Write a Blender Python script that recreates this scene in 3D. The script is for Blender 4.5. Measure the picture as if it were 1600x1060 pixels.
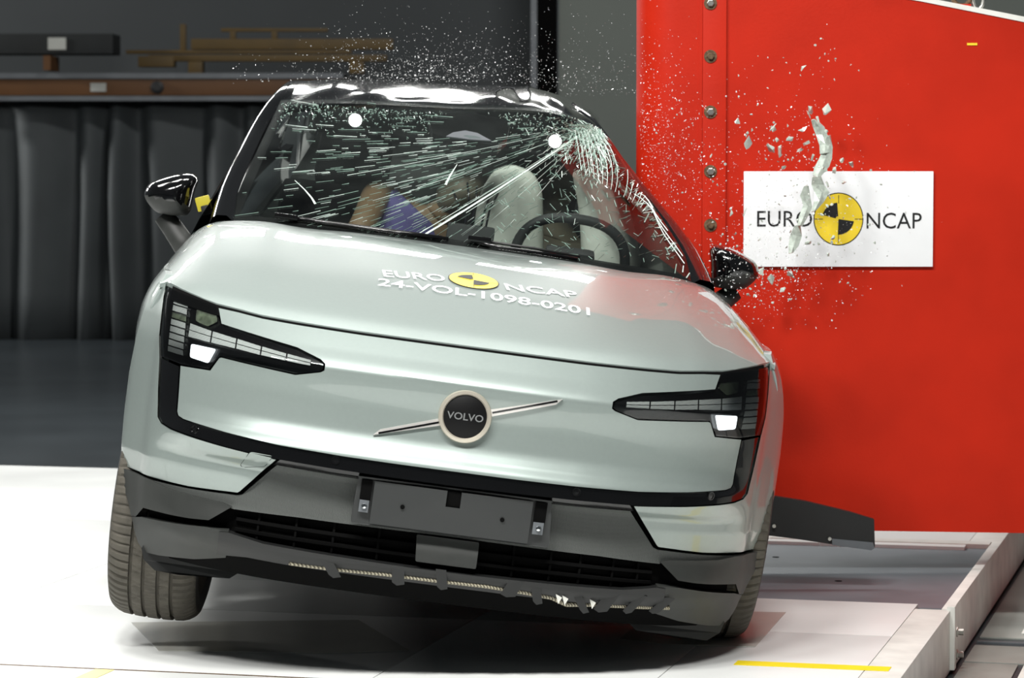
import bpy, bmesh, math, random
import numpy as np
from mathutils import Vector, Matrix
from mathutils.geometry import tessellate_polygon

random.seed(7)
for o in list(bpy.data.objects): bpy.data.objects.remove(o)
SC = bpy.context.scene
COL = SC.collection
R = math.radians

# ------------------------------------------------------------------ camera, world, lamps, exposure
FPX = 4800.0                                   # focal length in pixels of the 1600 px wide frame
PITCH = math.atan(301 / FPX)
CAMZ = 1.42
cam = bpy.data.cameras.new('camera'); cam.sensor_width = 36.0; cam.lens = FPX / 1600 * 36.0
cam.clip_end = 200
cam.dof.use_dof = True; cam.dof.focus_distance = 8.6; cam.dof.aperture_fstop = 7
camo = bpy.data.objects.new('camera', cam); COL.objects.link(camo)
camo.location = (0, 0, CAMZ); camo.rotation_euler = (math.pi / 2 - PITCH, 0, 0)
SC.camera = camo

w = bpy.data.worlds.new('hall_air'); SC.world = w; w.use_nodes = True
w.node_tree.nodes['Background'].inputs[0].default_value = (.85, .95, 1, 1)
w.node_tree.nodes['Background'].inputs[1].default_value = .05
SC.view_settings.view_transform = 'Standard'; SC.view_settings.look = 'None'
SC.view_settings.exposure = 0.3; SC.view_settings.gamma = 1; SC.view_settings.use_curve_mapping = False

def lamp(name, loc, target, sx, sy, power, col=(1, .99, .96)):
    l = bpy.data.lights.new(name, 'AREA'); l.shape = 'RECTANGLE'; l.size = sx; l.size_y = sy; l.energy = power; l.color = col
    o = bpy.data.objects.new(name, l); COL.objects.link(o); o.location = loc
    d = Vector(target) - Vector(loc); o.rotation_euler = d.to_track_quat('-Z', 'Y').to_euler()
    return o
# film lamp banks under the hall ceiling; curtain and wall lamps are added
for i, x in enumerate((-3.4, -1.9, -.4, 1.1)):
    lamp('unseen_lamp', (x, 10.2, 5.2), (x * .9, 10.0, 0), 1.2, .9, 45)
for i, x in enumerate((-7.4, -6.0, -4.6, -3.2, -1.8, -.4, 1.0)):
    lamp('unseen_lamp', (x, 18.5, 4.9), (x * .7 - .4, 10.5, 0), 1.05, .6, 60)
for i, x in enumerate((-3.0, -1.2, .6)):
    lamp('unseen_lamp', (x, 4.8, 5.4), (x * .4 - .5, 9.2, .3), 1.1, .6, 185)
lamp('unseen_lamp', (-11.0, 24.3, 4.6), (-3.4, 25.8, .8), 1.0, .8, 480)  # added side lamp, rakes the curtain folds for contrast
lamp('unseen_lamp', (1.6, 19.0, 6.5), (1.2, 26.0, 2.0), 2.0, .6, 170)  # added lamp that brightens the grey right wall

# ------------------------------------------------------------------ materials
def lin(r, g, b):
    f = lambda c: (c / 12.92 if c <= .04045 else ((c + .055) / 1.055) ** 2.4)
    return (f(r / 255), f(g / 255), f(b / 255))
def mat(name, rgb, rough=.5, metal=0., coat=0., coat_rough=.03, var=.06, vscale=6., bump=0., bscale=60., emit=0., alpha=1., spec=.5, rvar=0.):
    m = bpy.data.materials.new(name); m.use_nodes = True
    nt = m.node_tree; b = nt.nodes['Principled BSDF']; c = lin(*rgb)
    tc = nt.nodes.new('ShaderNodeTexCoord'); nz = nt.nodes.new('ShaderNodeTexNoise'); nz.inputs['Scale'].default_value = vscale
    nz.inputs['Detail'].default_value = 5
    nt.links.new(tc.outputs['Object'], nz.inputs['Vector'])
    rp = nt.nodes.new('ShaderNodeValToRGB'); rp.color_ramp.elements[0].position = .3; rp.color_ramp.elements[1].position = .7
    rp.color_ramp.elements[0].color = (c[0] * (1 - var), c[1] * (1 - var), c[2] * (1 - var), 1)
    rp.color_ramp.elements[1].color = (min(1, c[0] * (1 + var)), min(1, c[1] * (1 + var)), min(1, c[2] * (1 + var)), 1)
    nt.links.new(nz.outputs['Fac'], rp.inputs['Fac']); nt.links.new(rp.outputs['Color'], b.inputs['Base Color'])
    b.inputs['Roughness'].default_value = rough; b.inputs['Metallic'].default_value = metal
    b.inputs['Coat Weight'].default_value = coat; b.inputs['Coat Roughness'].default_value = coat_rough
    b.inputs['Specular IOR Level'].default_value = spec; b.inputs['Alpha'].default_value = alpha
    if rvar:
        mr = nt.nodes.new('ShaderNodeMapRange'); mr.inputs['To Min'].default_value = rough - rvar; mr.inputs['To Max'].default_value = rough + rvar
        nt.links.new(nz.outputs['Fac'], mr.inputs['Value']); nt.links.new(mr.outputs['Result'], b.inputs['Roughness'])
    if bump:
        n2 = nt.nodes.new('ShaderNodeTexNoise'); n2.inputs['Scale'].default_value = bscale; bp = nt.nodes.new('ShaderNodeBump')
        bp.inputs['Strength'].default_value = bump; bp.inputs['Distance'].default_value = .01
        nt.links.new(tc.outputs['Object'], n2.inputs['Vector']); nt.links.new(n2.outputs['Fac'], bp.inputs['Height']); nt.links.new(bp.outputs['Normal'], b.inputs['Normal'])
    if emit:
        b.inputs['Emission Color'].default_value = (c[0], c[1], c[2], 1); b.inputs['Emission Strength'].default_value = emit
    return m
def glass(name, tint, gloss=(1, 1, 1), haze=0., ior=1.5):
    m = bpy.data.materials.new(name); m.use_nodes = True; nt = m.node_tree
    for n in list(nt.nodes): nt.nodes.remove(n)
    out = nt.nodes.new('ShaderNodeOutputMaterial'); t = nt.nodes.new('ShaderNodeBsdfTransparent'); t.inputs[0].default_value = (*tint, 1)
    g = nt.nodes.new('ShaderNodeBsdfGlossy'); g.inputs['Roughness'].default_value = .02; g.inputs[0].default_value = (*gloss, 1)
    fr = nt.nodes.new('ShaderNodeFresnel'); fr.inputs[0].default_value = ior
    mx = nt.nodes.new('ShaderNodeMixShader'); nt.links.new(fr.outputs[0], mx.inputs[0]); nt.links.new(t.outputs[0], mx.inputs[1]); nt.links.new(g.outputs[0], mx.inputs[2])
    last = mx
    if haze:
        d = nt.nodes.new('ShaderNodeBsdfDiffuse'); d.inputs[0].default_value = (.7, .8, .76, 1)
        tc = nt.nodes.new('ShaderNodeTexCoord'); nz = nt.nodes.new('ShaderNodeTexNoise'); nz.inputs['Scale'].default_value = 3; nz.inputs['Detail'].default_value = 8
        mr = nt.nodes.new('ShaderNodeMapRange'); mr.inputs['From Min'].default_value = .35; mr.inputs['From Max'].default_value = .75; mr.inputs['To Max'].default_value = haze
        nt.links.new(tc.outputs['Object'], nz.inputs['Vector']); nt.links.new(nz.outputs['Fac'], mr.inputs['Value'])
        m2 = nt.nodes.new('ShaderNodeMixShader'); nt.links.new(mr.outputs[0], m2.inputs[0]); nt.links.new(mx.outputs[0], m2.inputs[1]); nt.links.new(d.outputs[0], m2.inputs[2]); last = m2
    nt.links.new(last.outputs[0], out.inputs[0])
    return m
def stripes(name, rgb1, rgb2, scale, axis='X', rough=.6, bump=.3):
    m = mat(name, rgb1, rough, var=.03); nt = m.node_tree; b = nt.nodes['Principled BSDF']
    tc = nt.nodes.new('ShaderNodeTexCoord'); wv = nt.nodes.new('ShaderNodeTexWave'); wv.wave_type = 'BANDS'; wv.bands_direction = axis; wv.inputs['Scale'].default_value = scale
    nt.links.new(tc.outputs['Object'], wv.inputs['Vector'])
    mx = nt.nodes.new('ShaderNodeMix'); mx.data_type = 'RGBA'; mx.inputs[6].default_value = (*lin(*rgb1), 1); mx.inputs[7].default_value = (*lin(*rgb2), 1)
    nt.links.new(wv.outputs['Fac'], mx.inputs[0]); nt.links.new(mx.outputs[2], b.inputs['Base Color'])
    bp = nt.nodes.new('ShaderNodeBump'); bp.inputs['Strength'].default_value = bump; bp.inputs['Distance'].default_value = .003
    nt.links.new(wv.outputs['Fac'], bp.inputs['Height']); nt.links.new(bp.outputs['Normal'], b.inputs['Normal'])
    return m
PAINT = mat('silver_paint', (151, 162, 158), .40, .40, 1., .02, var=.015, vscale=90)
GLOSSBLACK = mat('gloss_black', (9, 9, 10), .12, 0, 1., .02, var=.1)
PIANO = mat('piano_black', (12, 12, 13), .2, 0, .6, .05, var=.1)
CLAD = mat('cladding_plastic', (44, 46, 44), .55, var=.08, vscale=30, bump=.08, bscale=900)
INSERT = stripes('ribbed_insert', (92, 95, 92), (56, 59, 58), 90, 'X')
DARKPL = mat('dark_plastic', (26, 27, 27), .45, var=.15)
PLATEPL = mat('plate_holder_plastic', (46, 48, 48), .5, var=.06, bump=.06, bscale=500)
VOID = mat('inner_black', (6, 6, 6), .9, spec=.1)
CHROME = mat('satin_chrome', (222, 214, 198), .3, .6, var=.03)
BRIGHTCH = mat('bright_metal', (225, 228, 230), .12, 1., var=.02)
LAMPCELL = stripes('lamp_cell', (214, 218, 214), (128, 132, 130), 160, 'Z', .25, .4)
LAMPBRIGHT = mat('lamp_glow', (240, 246, 250), .1, .2, 1., emit=1.6)
LAMPCLEAR = mat('lamp_reflector', (170, 180, 160), .12, .8, 1., var=.5, vscale=60, emit=.0)
LAMPBURN = mat('lamp_disc_lit', (255, 255, 252), .3, emit=14.)
BADGEBAR = mat('badge_bar_metal', (226, 222, 218), .3, .5, .5, var=.02)
BADGEBLK = mat('badge_black', (8, 8, 9), .5, spec=.25)
LETTERG = mat('badge_letter_grey', (132, 134, 134), .4, .3)
SENSY = mat('sensor_yellow', (176, 164, 40), .5)
LENS = glass('lens_glass', (.9, .92, .92))
WSGLASS = glass('windscreen_glass', (.88, .93, .90), haze=.02, ior=1.40)
SIDEGLASS = glass('side_glass', (.16, .18, .18))
FRIT = mat('black_frit', (10, 10, 11), .25, 0, .4, var=.1)
RUBBER = mat('tyre_rubber', (82, 78, 70), .75, var=.18, vscale=25, bump=.15, bscale=300)
RUBBERDK = mat('tyre_sidewall', (40, 39, 37), .7, var=.12, vscale=20)
RIMM = mat('wheel_rim', (70, 72, 74), .3, .8, .4, var=.05)
SEATM = mat('seat_fabric', (54, 55, 57), .9, var=.12, bump=.2, bscale=300)
SEATB = mat('seat_fabric_taupe', (96, 92, 86), .9, var=.12, bump=.2, bscale=300)
DASHM = mat('dashboard_plastic', (34, 36, 37), .6, var=.1)
AIRBAG = mat('airbag_cloth', (232, 236, 226), .85, var=.05, vscale=8, bump=.25, bscale=25)
SKIN_T = mat('dummy_vinyl_tan', (118, 96, 72), .55, var=.06)
SKIN_B = mat('dummy_vinyl_brown', (104, 98, 84), .6, var=.08)
PURPLE = mat('purple_cloth', (84, 78, 130), .85, var=.08, bump=.2, bscale=60)
CRACK = mat('crack_white', (222, 238, 230), .25, 0, .5, var=.06, vscale=40)
CRACK2 = mat('crack_green', (134, 160, 148), .3, 0, .5, var=.15, vscale=60)
SHARD = mat('shattered_glass', (188, 198, 188), .12, 0, 1., var=.22, vscale=70)
DUST = mat('glass_dust', (225, 230, 228), .15, 0, 1., var=.3, vscale=40)
REDM = mat('red_paint', (186, 34, 8), .55, 0, 0, .3, spec=.2, var=.10, vscale=3.5, bump=.04, bscale=90, rvar=.12)
RUST = mat('rusty_steel', (104, 84, 62), .7, .4, var=.4, vscale=80, bump=.3, bscale=200)
BOLTM = mat('zinc_bolt', (196, 196, 190), .3, .9, var=.1)
SIGNW = mat('sign_white', (246, 248, 250), .35, var=.01)
INKB = mat('ink_black', (14, 15, 17), .5)
YELLOW = mat('sign_yellow', (243, 212, 52), .4, var=.05)
TEXTW = mat('decal_white', (250, 252, 255), .4, emit=.0, var=.01)
DECK = mat('white_deck_paint', (238, 240, 238), .45, 0, .2, .2, var=.05, vscale=2.2, rvar=.1, bump=.03, bscale=30)
DECKB = mat('white_beam_paint', (226, 226, 220), .5, var=.1, vscale=9, bump=.05, bscale=40)
STEEL = mat('brushed_steel', (122, 130, 136), .5, .4, var=.18, vscale=3, rvar=.1, bump=.03, bscale=70)
TAPE = mat('yellow_tape', (250, 224, 40), .4, var=.05)
PAPER = mat('clear_sheet', (214, 214, 206), .3, 0, .5, var=.05)
FLOORD = mat('dark_floor_coating', (54, 60, 64), .30, var=.12, vscale=1.2, rvar=.06)
FLOORG = mat('grey_floor_coating', (150, 152, 146), .4, var=.16, vscale=4, rvar=.1)
CURT = mat('grey_curtain', (70, 75, 77), .7, var=.12, vscale=2, bump=.1, bscale=40)
WALLD = mat('dark_hall_wall', (60, 64, 66), .8, var=.05, vscale=1)
WALLG = mat('grey_hall_wall', (120, 126, 120), .8, var=.05, vscale=1)
ORANGE = mat('orange_beam_paint', (92, 56, 14), .55, var=.12, vscale=3)
OCHRE = mat('ochre_steel', (82, 62, 14), .55, var=.2, vscale=4)
GREYST = mat('grey_steel', (104, 108, 112), .5, .3, var=.1)
CRATE = mat('dark_crate', (26, 30, 31), .7, var=.2)
LABELW = mat('pale_label', (180, 182, 176), .6)
CABLE = stripes('braided_cable', (196, 188, 164), (90, 84, 70), 70, 'DIAGONAL', .4, .5)

# ------------------------------------------------------------------ object helpers
def tag(o, label=None, cat=None, group=None, kind=None):
    if label: o['label'] = label
    if cat: o['category'] = cat
    if group: o['group'] = group
    if kind: o['kind'] = kind
    return o
def empty(name, loc=(0, 0, 0), rot=(0, 0, 0), parent=None):
    o = bpy.data.objects.new(name, None); COL.objects.link(o); o.location = loc; o.rotation_euler = rot; o.empty_display_size = .1
    if parent: o.parent = parent
    return o
class MB:
    def __init__(s): s.v = []; s.f = []; s.n = None
    def add(s, vs, fs):
        k = len(s.v); s.v += [tuple(p) for p in vs]; s.f += [tuple(i + k for i in f) for f in fs]; return s
    def box(s, c, d, m=None, bev=0.):
        x, y, z = d[0] / 2, d[1] / 2, d[2] / 2
        if bev:
            b = min(bev, x * .9, y * .9, z * .9); vs = []; 
            bm = bmesh.new(); bmesh.ops.create_cube(bm, size=1.)
            for v in bm.verts: v.co = (v.co.x * 2 * x, v.co.y * 2 * y, v.co.z * 2 * z)
            bmesh.ops.bevel(bm, geom=list(bm.edges), offset=b, segments=2, affect='EDGES', profile=.7)
            bm.verts.index_update(); vs = [v.co.copy() for v in bm.verts]; fs = [[v.index for v in f.verts] for f in bm.faces]; bm.free()
        else:
            vs = [Vector((i * x, j * y, k * z)) for i in (-1, 1) for j in (-1, 1) for k in (-1, 1)]
            fs = [(0, 1, 3, 2), (4, 6, 7, 5), (0, 4, 5, 1), (2, 3, 7, 6), (0, 2, 6, 4), (1, 5, 7, 3)]
        if m is not None: vs = [m @ v for v in vs]
        return s.add([Vector(c) + v for v in vs], fs)
    def tube(s, pts, r, n=8, closed=False, caps=True):
        pts = [Vector(p) for p in pts]; N = len(pts); rs = r if isinstance(r, (list, tuple)) else [r] * N; rings = []; up = None
        for i, p in enumerate(pts):
            a = pts[(i - 1) % N] if (closed or i > 0) else p; b = pts[(i + 1) % N] if (closed or i < N - 1) else p
            t = (b - a).normalized()
            if up is None: up = t.orthogonal().normalized()
            up = (up - t * up.dot(t)).normalized(); s2 = t.cross(up)
            rings.append([p + (up * math.cos(2 * math.pi * k / n) + s2 * math.sin(2 * math.pi * k / n)) * rs[i] for k in range(n)])
        vs = [q for rg in rings for q in rg]; fs = []
        for i in range(N if closed else N - 1):
            j = (i + 1) % N
            for k in range(n): fs.append((i * n + k, i * n + (k + 1) % n, j * n + (k + 1) % n, j * n + k))
        if caps and not closed: fs += [tuple(range(n - 1, -1, -1)), tuple((N - 1) * n + k for k in range(n))]
        return s.add(vs, fs)
    def lathe(s, prof, n=32, mtx=None, rad=None):        # prof [(r, h)] about local Z
        vs = []; K = len(prof)
        for i in range(n):
            a = 2 * math.pi * i / n
            for k, (r, h) in enumerate(prof):
                rr = rad(i, k, r) if rad else r
                vs.append(Vector((rr * math.cos(a), rr * math.sin(a), h)))
        fs = [(i * K + k, ((i + 1) % n) * K + k, ((i + 1) % n) * K + k + 1, i * K + k + 1) for i in range(n) for k in range(K - 1)]
        if mtx is not None: vs = [mtx @ v for v in vs]
        return s.add(vs, fs)
    def prism(s, poly, fn, d):                           # poly [(u,v)], fn(u,v,depth)
        n = len(poly); vs = [fn(u, v, 0) for u, v in poly] + [fn(u, v, d) for u, v in poly]
        tris = tessellate_polygon([[Vector((u, v, 0)) for u, v in poly]])
        fs = [tuple(t) for t in tris] + [tuple(i + n for i in reversed(t)) for t in tris]
        fs += [(i, i + n, (i + 1) % n + n, (i + 1) % n) for i in range(n)]
        return s.add(vs, fs)
    def build(s, name, material, parent=None, smooth=False, fix=True):
        me = bpy.data.meshes.new(name); me.from_pydata([tuple(v) for v in s.v], [], s.f)
        if fix:
            bm = bmesh.new(); bm.from_mesh(me); bmesh.ops.recalc_face_normals(bm, faces=bm.faces); bm.to_mesh(me); bm.free()
        if smooth:
            for p in me.polygons: p.use_smooth = True
            if smooth is not True: me.set_sharp_from_angle(angle=R(smooth))
        me.materials.append(material)
        if s.n: me.normals_split_custom_set_from_vertices(s.n)
        me.update()
        o = bpy.data.objects.new(name, me); COL.objects.link(o)
        if parent: o.parent = parent
        return o

def spl(tab):                                            # monotone cubic (pchip) interpolator
    xs = [a for a, _ in tab]; ys = [b for _, b in tab]; n = len(xs)
    d = [(ys[i + 1] - ys[i]) / (xs[i + 1] - xs[i]) for i in range(n - 1)]; m = [d[0]]
    for i in range(1, n - 1):
        if d[i - 1] * d[i] <= 0: m.append(0.)
        else:
            h0, h1 = xs[i] - xs[i - 1], xs[i + 1] - xs[i]; w1, w2 = 2 * h1 + h0, h1 + 2 * h0
            m.append((w1 + w2) / (w1 / d[i - 1] + w2 / d[i]))
    m.append(d[-1])
    def f(x):
        if x <= xs[0]: return ys[0] + m[0] * (x - xs[0])
        if x >= xs[-1]: return ys[-1] + m[-1] * (x - xs[-1])
        lo, hi = 0, n - 1
        while hi - lo > 1:
            k = (lo + hi) // 2
            if xs[k] <= x: lo = k
            else: hi = k
        h = xs[hi] - xs[lo]; t = (x - xs[lo]) / h
        return ((2*t**3 - 3*t*t + 1) * ys[lo] + (t**3 - 2*t*t + t) * h * m[lo] + (3*t*t - 2*t**3) * ys[hi] + (t**3 - t*t) * h * m[hi])
    return f
def sstep(a, b, x):
    t = max(0., min(1., (x - a) / (b - a))); return t * t * (3 - 2 * t)
def round_poly(poly, rad, seg=3):                        # round every corner of a polygon
    out = []; n = len(poly)
    for i in range(n):
        p0, p, p1 = Vector(poly[i - 1]), Vector(poly[i]), Vector(poly[(i + 1) % n])
        a, b = p0 - p, p1 - p; r = min(rad, a.length * .4, b.length * .4); A = p + a.normalized() * r; B = p + b.normalized() * r
        for k in range(seg + 1):
            t = k / seg; q = A * (1 - t) ** 2 + p * 2 * t * (1 - t) + B * t * t; out.append((q.x, q.y))
    return out
def sym(half): return half + [(-x, z) for x, z in reversed(half) if abs(x) > 1e-6]

# ------------------------------------------------------------------ car frame: x to the picture's right, y to the tail, z up; tilted as in the crash
YAW, ROLL = R(3.289), R(7.804)
CAR_T = Vector((-.219, 8.0, 0.))
car = empty('car', CAR_T, (0, ROLL, YAW))
tag(car, 'silver electric car tilted towards the red barrier with shattered windscreen', 'car')
CARM = Matrix.Translation(CAR_T) @ Matrix.Rotation(YAW, 4, 'Z') @ Matrix.Rotation(ROLL, 4, 'Y')
CARI = CARM.inverted()
def pray(px, py):
    d = Vector(((px - 800) / FPX, 1, (530 - py) / FPX)); c, s = math.cos(PITCH), math.sin(PITCH)
    return Vector((d.x, d.y * c + d.z * s, -d.y * s + d.z * c))
CAMP = Vector((0, 0, CAMZ))
def at_y(px, py, y): d = pray(px, py); return CAMP + d * (y / d.y)            # world point at a known distance
def at_floor(px, py, z=0): d = pray(px, py); return CAMP + d * ((z - CAMZ) / d.z)
def car_y(px, py, y):                                                         # car point on the plane y
    o = CARI @ CAMP; d = CARI.to_3x3() @ pray(px, py); return o + d * ((y - o.y) / d.y)
def project(p):                                                               # car point to pixel
    q = CARM @ Vector(p) - CAMP; c, s = math.cos(PITCH), math.sin(PITCH); Y = q.y * c - q.z * s; Z = q.z * c + q.y * s
    return 800 + FPX * q.x / Y, 530 - FPX * Z / Y

def D(p):                                                # crash deformation: the pole pushes the right side in, the roof buckles
    x, y, z = p
    if x > 0:
        x = x - .25 * math.exp(-((y - 2.4) / .75) ** 2) * sstep(.0, .7, x) + .016 * sstep(.7, .9, x) * math.exp(-((y - .8) / .4) ** 2)
    if z > 1.2 and y > 1.2:
        z = z + .055 * math.exp(-((x - .34) / .30) ** 2) * sstep(1.25, 1.55, z)
    return Vector((x, y, z))

# ------------------------------------------------------------------ surfaces of the body
y0 = spl([(.15, .16), (.22, .10), (.26, .065), (.30, .03), (.34, .022), (.40, .035), (.50, .03), (.53, .0), (.565, -.022), (.58, -.020), (.61, -.001), (.65, .014), (.70, .016), (.78, .005), (.802, .0035), (.808, .0065), (.85, .042), (.90, .085), (.95, .13)])
pxf = spl([(0, 0), (.15, .003), (.3, .014), (.4, .03), (.5, .058), (.6, .103), (.7, .175), (.78, .262), (.822, .325), (.831, .345), (.838, .366), (.845, .386), (.87, .440), (.89, .484), (.905, .522), (.918, .575), (.925, .65)])
y1 = spl([(.15, .15), (.22, .10), (.30, .055), (.40, .035), (.50, .020), (.60, .008), (.70, .004), (.78, .008), (.85, .038), (.90, .080), (.95, .125)])
def F(x, z):
    w_ = sstep(.70, .83, abs(x)); return y0(z) * (1 - w_) + y1(z) * w_ + pxf(abs(x))
def FC(x, z): return F(x, z) + .35 * max(0, .474 - z) * sstep(.50, .60, abs(x))       # the bumper corner tucks under below its lower crease
zf = spl([(0, .899), (.3, .899), (.47, .901), (.56, .903), (.63, .909), (.69, .913), (.78, .930), (.84, .942), (.9, .93)])
zr = spl([(0, 1.135), (.3, 1.133), (.5, 1.128), (.66, 1.120), (.74, 1.108), (.80, 1.075), (.86, 1.0), (.90, .93)])
yr = spl([(0, 1.02), (.3, 1.035), (.5, 1.06), (.7, 1.12), (.76, 1.16), (.86, 1.32), (.9, 1.36)])
gh = spl([(-.1, -.22), (0, 0), (.06, .115), (.13, .22), (.25, .38), (.38, .54), (.55, .71), (.73, .86), (.88, .955), (1, 1), (1.15, 1.03)])
def H(x, y):
    a = abs(x); yf = F(a, zf(a)); v = (y - yf) / (yr(a) - yf)
    z = zf(a) + (zr(a) - zf(a)) * gh(max(-.08, v))
    z += .004 * math.exp(-((a - .60) / .07) ** 2) * sstep(.1, .5, v) - .004 * math.exp(-((a - .47) / .09) ** 2) * sstep(.25, .7, v)   # raised bonnet flanks
    return z
Wd = spl([(.36, .80), (.42, .842), (.47, .872), (.55, .900), (.65, .915), (.83, .924), (1.2, .917), (1.6, .912), (2.5, .915), (3.4, .918), (3.8, .89), (4.05, .82), (4.2, .70)])
zo = spl([(.15, .085), (.25, .062), (.33, .045), (.42, .03), (.50, .016), (.58, .006), (.68, .001), (.78, 0.), (.85, .006), (.89, .016), (.93, .032), (.97, .056), (1.01, .085), (1.05, .13)])
def S(y, z): return Wd(y) - zo(z)
railx = spl([(1.2, .767), (1.4, .761), (1.7, .733), (2.0, .70), (2.2, .655), (2.5, .622), (2.9, .60), (3.4, .585), (3.9, .57), (4.15, .56)])
railz = spl([(1.2, 1.115), (1.4, 1.192), (1.7, 1.308), (2.0, 1.419), (2.2, 1.51), (2.5, 1.555), (2.9, 1.565), (3.4, 1.53), (3.9, 1.36), (4.15, 1.2)])
def SG(y, z):                                            # side windows lean in from the belt to the roof rail
    zt = max(railz(y), 1.06); t = max(0, min(1.1, (z - .99) / (zt - .99 + 1e-6)))
    xb = S(y, .985); xt = railx(y) - .005
    return xb + (xt - xb) * t + .012 * math.sin(math.pi * min(1, t))

DOM = {
    'front': lambda f, u, v, o, s: Vector((u, f(u, v) - o, v)),
    'rear': lambda f, u, v, o, s: Vector((u, f(u, v) + o, v)),
    'top': lambda f, u, v, o, s: Vector((u, v, f(u, v) + o)),
    'side': lambda f, u, v, o, s: Vector((s * (f(u, v) + o), u, v)),
}
def patch(name, outline, dom, fn, material, parent=car, off=0., thick=.01, step=.03, side=1, deform=True, dense=None):
    P = DOM[dom]; G = (lambda u, v, o: D(P(fn, u, v, o, side))) if deform else (lambda u, v, o: P(fn, u, v, o, side))
    area = sum(outline[i - 1][0] * outline[i][1] - outline[i][0] * outline[i - 1][1] for i in range(len(outline)))
    if area < 0: outline = outline[::-1]
    bm = bmesh.new(); vs = [bm.verts.new((u, v, 0)) for u, v in outline]
    for t in tessellate_polygon([[Vector((u, v, 0)) for u, v in outline]]):
        try: bm.faces.new([vs[i] for i in t])
        except ValueError: pass
    su, sv = step if isinstance(step, tuple) else (step, step)
    def cut(co, no): bmesh.ops.bisect_plane(bm, geom=bm.verts[:] + bm.edges[:] + bm.faces[:], dist=1e-6, plane_co=co, plane_no=no)
    us = [p[0] for p in outline]; vv = [p[1] for p in outline]
    k = math.floor(min(us) / su) + 1
    while k * su < max(us): cut((k * su, 0, 0), (1, 0, 0)); k += 1
    if dense:                                            # extra cuts where the surface turns away
        for a in dense: cut((a, 0, 0), (1, 0, 0)); cut((-a, 0, 0), (1, 0, 0))
    k = math.floor(min(vv) / sv) + 1
    while k * sv < max(vv): cut((0, k * sv, 0), (0, 1, 0)); k += 1
    bm.normal_update()
    sign = -1 if (dom == 'rear' or (dom == 'side' and side < 0)) else 1
    bm.verts.index_update(); mb = MB(); nn = []; e = 1e-3
    for q in bm.verts:
        u, v = q.co.x, q.co.y; mb.v.append(tuple(G(u, v, off)))
        n = (G(u + e, v, off) - G(u - e, v, off)).cross(G(u, v + e, off) - G(u, v - e, off)) * sign; nn.append(n.normalized())
    for f in bm.faces:
        idx = [q.index for q in f.verts]
        if (f.normal.z < 0) != (sign < 0): idx.reverse()
        mb.f.append(tuple(idx))
    for ed in bm.edges:
        if ed.is_boundary:
            f = ed.link_faces[0]; a, b = ed.verts; m = f.calc_center_median(); out = (a.co + b.co) / 2 - m
            qs = [G(a.co.x, a.co.y, off), G(b.co.x, b.co.y, off), G(b.co.x, b.co.y, off - thick), G(a.co.x, a.co.y, off - thick)]
            n = (qs[1] - qs[0]).cross(qs[3] - qs[0])
            if n.length < 1e-12: continue
            n.normalize(); o3 = (qs[0] + qs[1]) / 2 - G(m.x, m.y, off)
            if n.dot(o3) < 0: n = -n; qs = [qs[1], qs[0], qs[3], qs[2]]
            k = len(mb.v); mb.v += [tuple(p) for p in qs]; mb.f.append((k, k + 1, k + 2, k + 3)); nn += [n] * 4
    bm.free(); mb.n = nn
    return mb.build(name, material, parent, smooth=True, fix=False)
def grid(name, fn, na, nb, material, parent=car, thick=0., deform=True, a0=-1, a1=1, b0=0, b1=1, flip=False):
    g = (lambda a, b: D(fn(a, b))) if deform else fn
    mb = MB(); nn = []; e = 1e-3
    for j in range(nb + 1):
        for i in range(na + 1):
            a = a0 + (a1 - a0) * i / na; b = b0 + (b1 - b0) * j / nb
            mb.v.append(tuple(g(a, b))); n = (g(a + e, b) - g(a - e, b)).cross(g(a, b + e) - g(a, b - e)).normalized(); nn.append(-n if flip else n)
    for j in range(nb):
        for i in range(na):
            q = (j * (na + 1) + i, j * (na + 1) + i + 1, (j + 1) * (na + 1) + i + 1, (j + 1) * (na + 1) + i); mb.f.append(q[::-1] if flip else q)
    if thick:
        N = len(mb.v); mb.v += [tuple(Vector(v) - n * thick) for v, n in zip(mb.v, nn)]; nn += [-n for n in nn]; mb.f += [tuple(i + N for i in reversed(f)) for f in mb.f]
        ring = [i for i in range(na + 1)] + [j * (na + 1) + na for j in range(1, nb + 1)] + [nb * (na + 1) + i for i in range(na - 1, -1, -1)] + [j * (na + 1) for j in range(nb - 1, 0, -1)]
        for k in range(len(ring)): a, b = ring[k - 1], ring[k]; mb.f.append((a, a + N, b + N, b))
    mb.n = nn
    return mb.build(name, material, parent, smooth=True, fix=False)
def text_tris(body, size=1., align='CENTER', shear=0., bold=0.):
    c = bpy.data.curves.new('lettering', 'FONT'); c.body = body; c.size = size; c.align_x = align; c.align_y = 'CENTER'; c.fill_mode = 'BOTH'; c.shear = shear; c.offset = bold; c.resolution_u = 3
    o = bpy.data.objects.new('lettering', c); me = o.to_mesh()
    vs = [v.co.copy() for v in me.vertices]; fs = [tuple(p.vertices) for p in me.polygons]
    o.to_mesh_clear(); bpy.data.objects.remove(o); bpy.data.curves.remove(c)
    return vs, fs

# ================================================================== THE HALL
LABZ = -.2
CA = R(14.2); E1 = Vector((math.cos(CA), -math.sin(CA), 0)); E2 = Vector((math.sin(CA), math.cos(CA), 0))   # axes of the crash carrier
def cp(u, v, z=0): return E1 * u + E2 * v + Vector((0, 0, z))
def slab(name, u0, u1, v0, v1, z0, z1, material, parent=None, bev=.004):
    return MB().box(((u0 + u1) / 2, (v0 + v1) / 2, (z0 + z1) / 2), (u1 - u0, v1 - v0, z1 - z0), bev=bev).build(name, material, parent, smooth=30)

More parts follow.
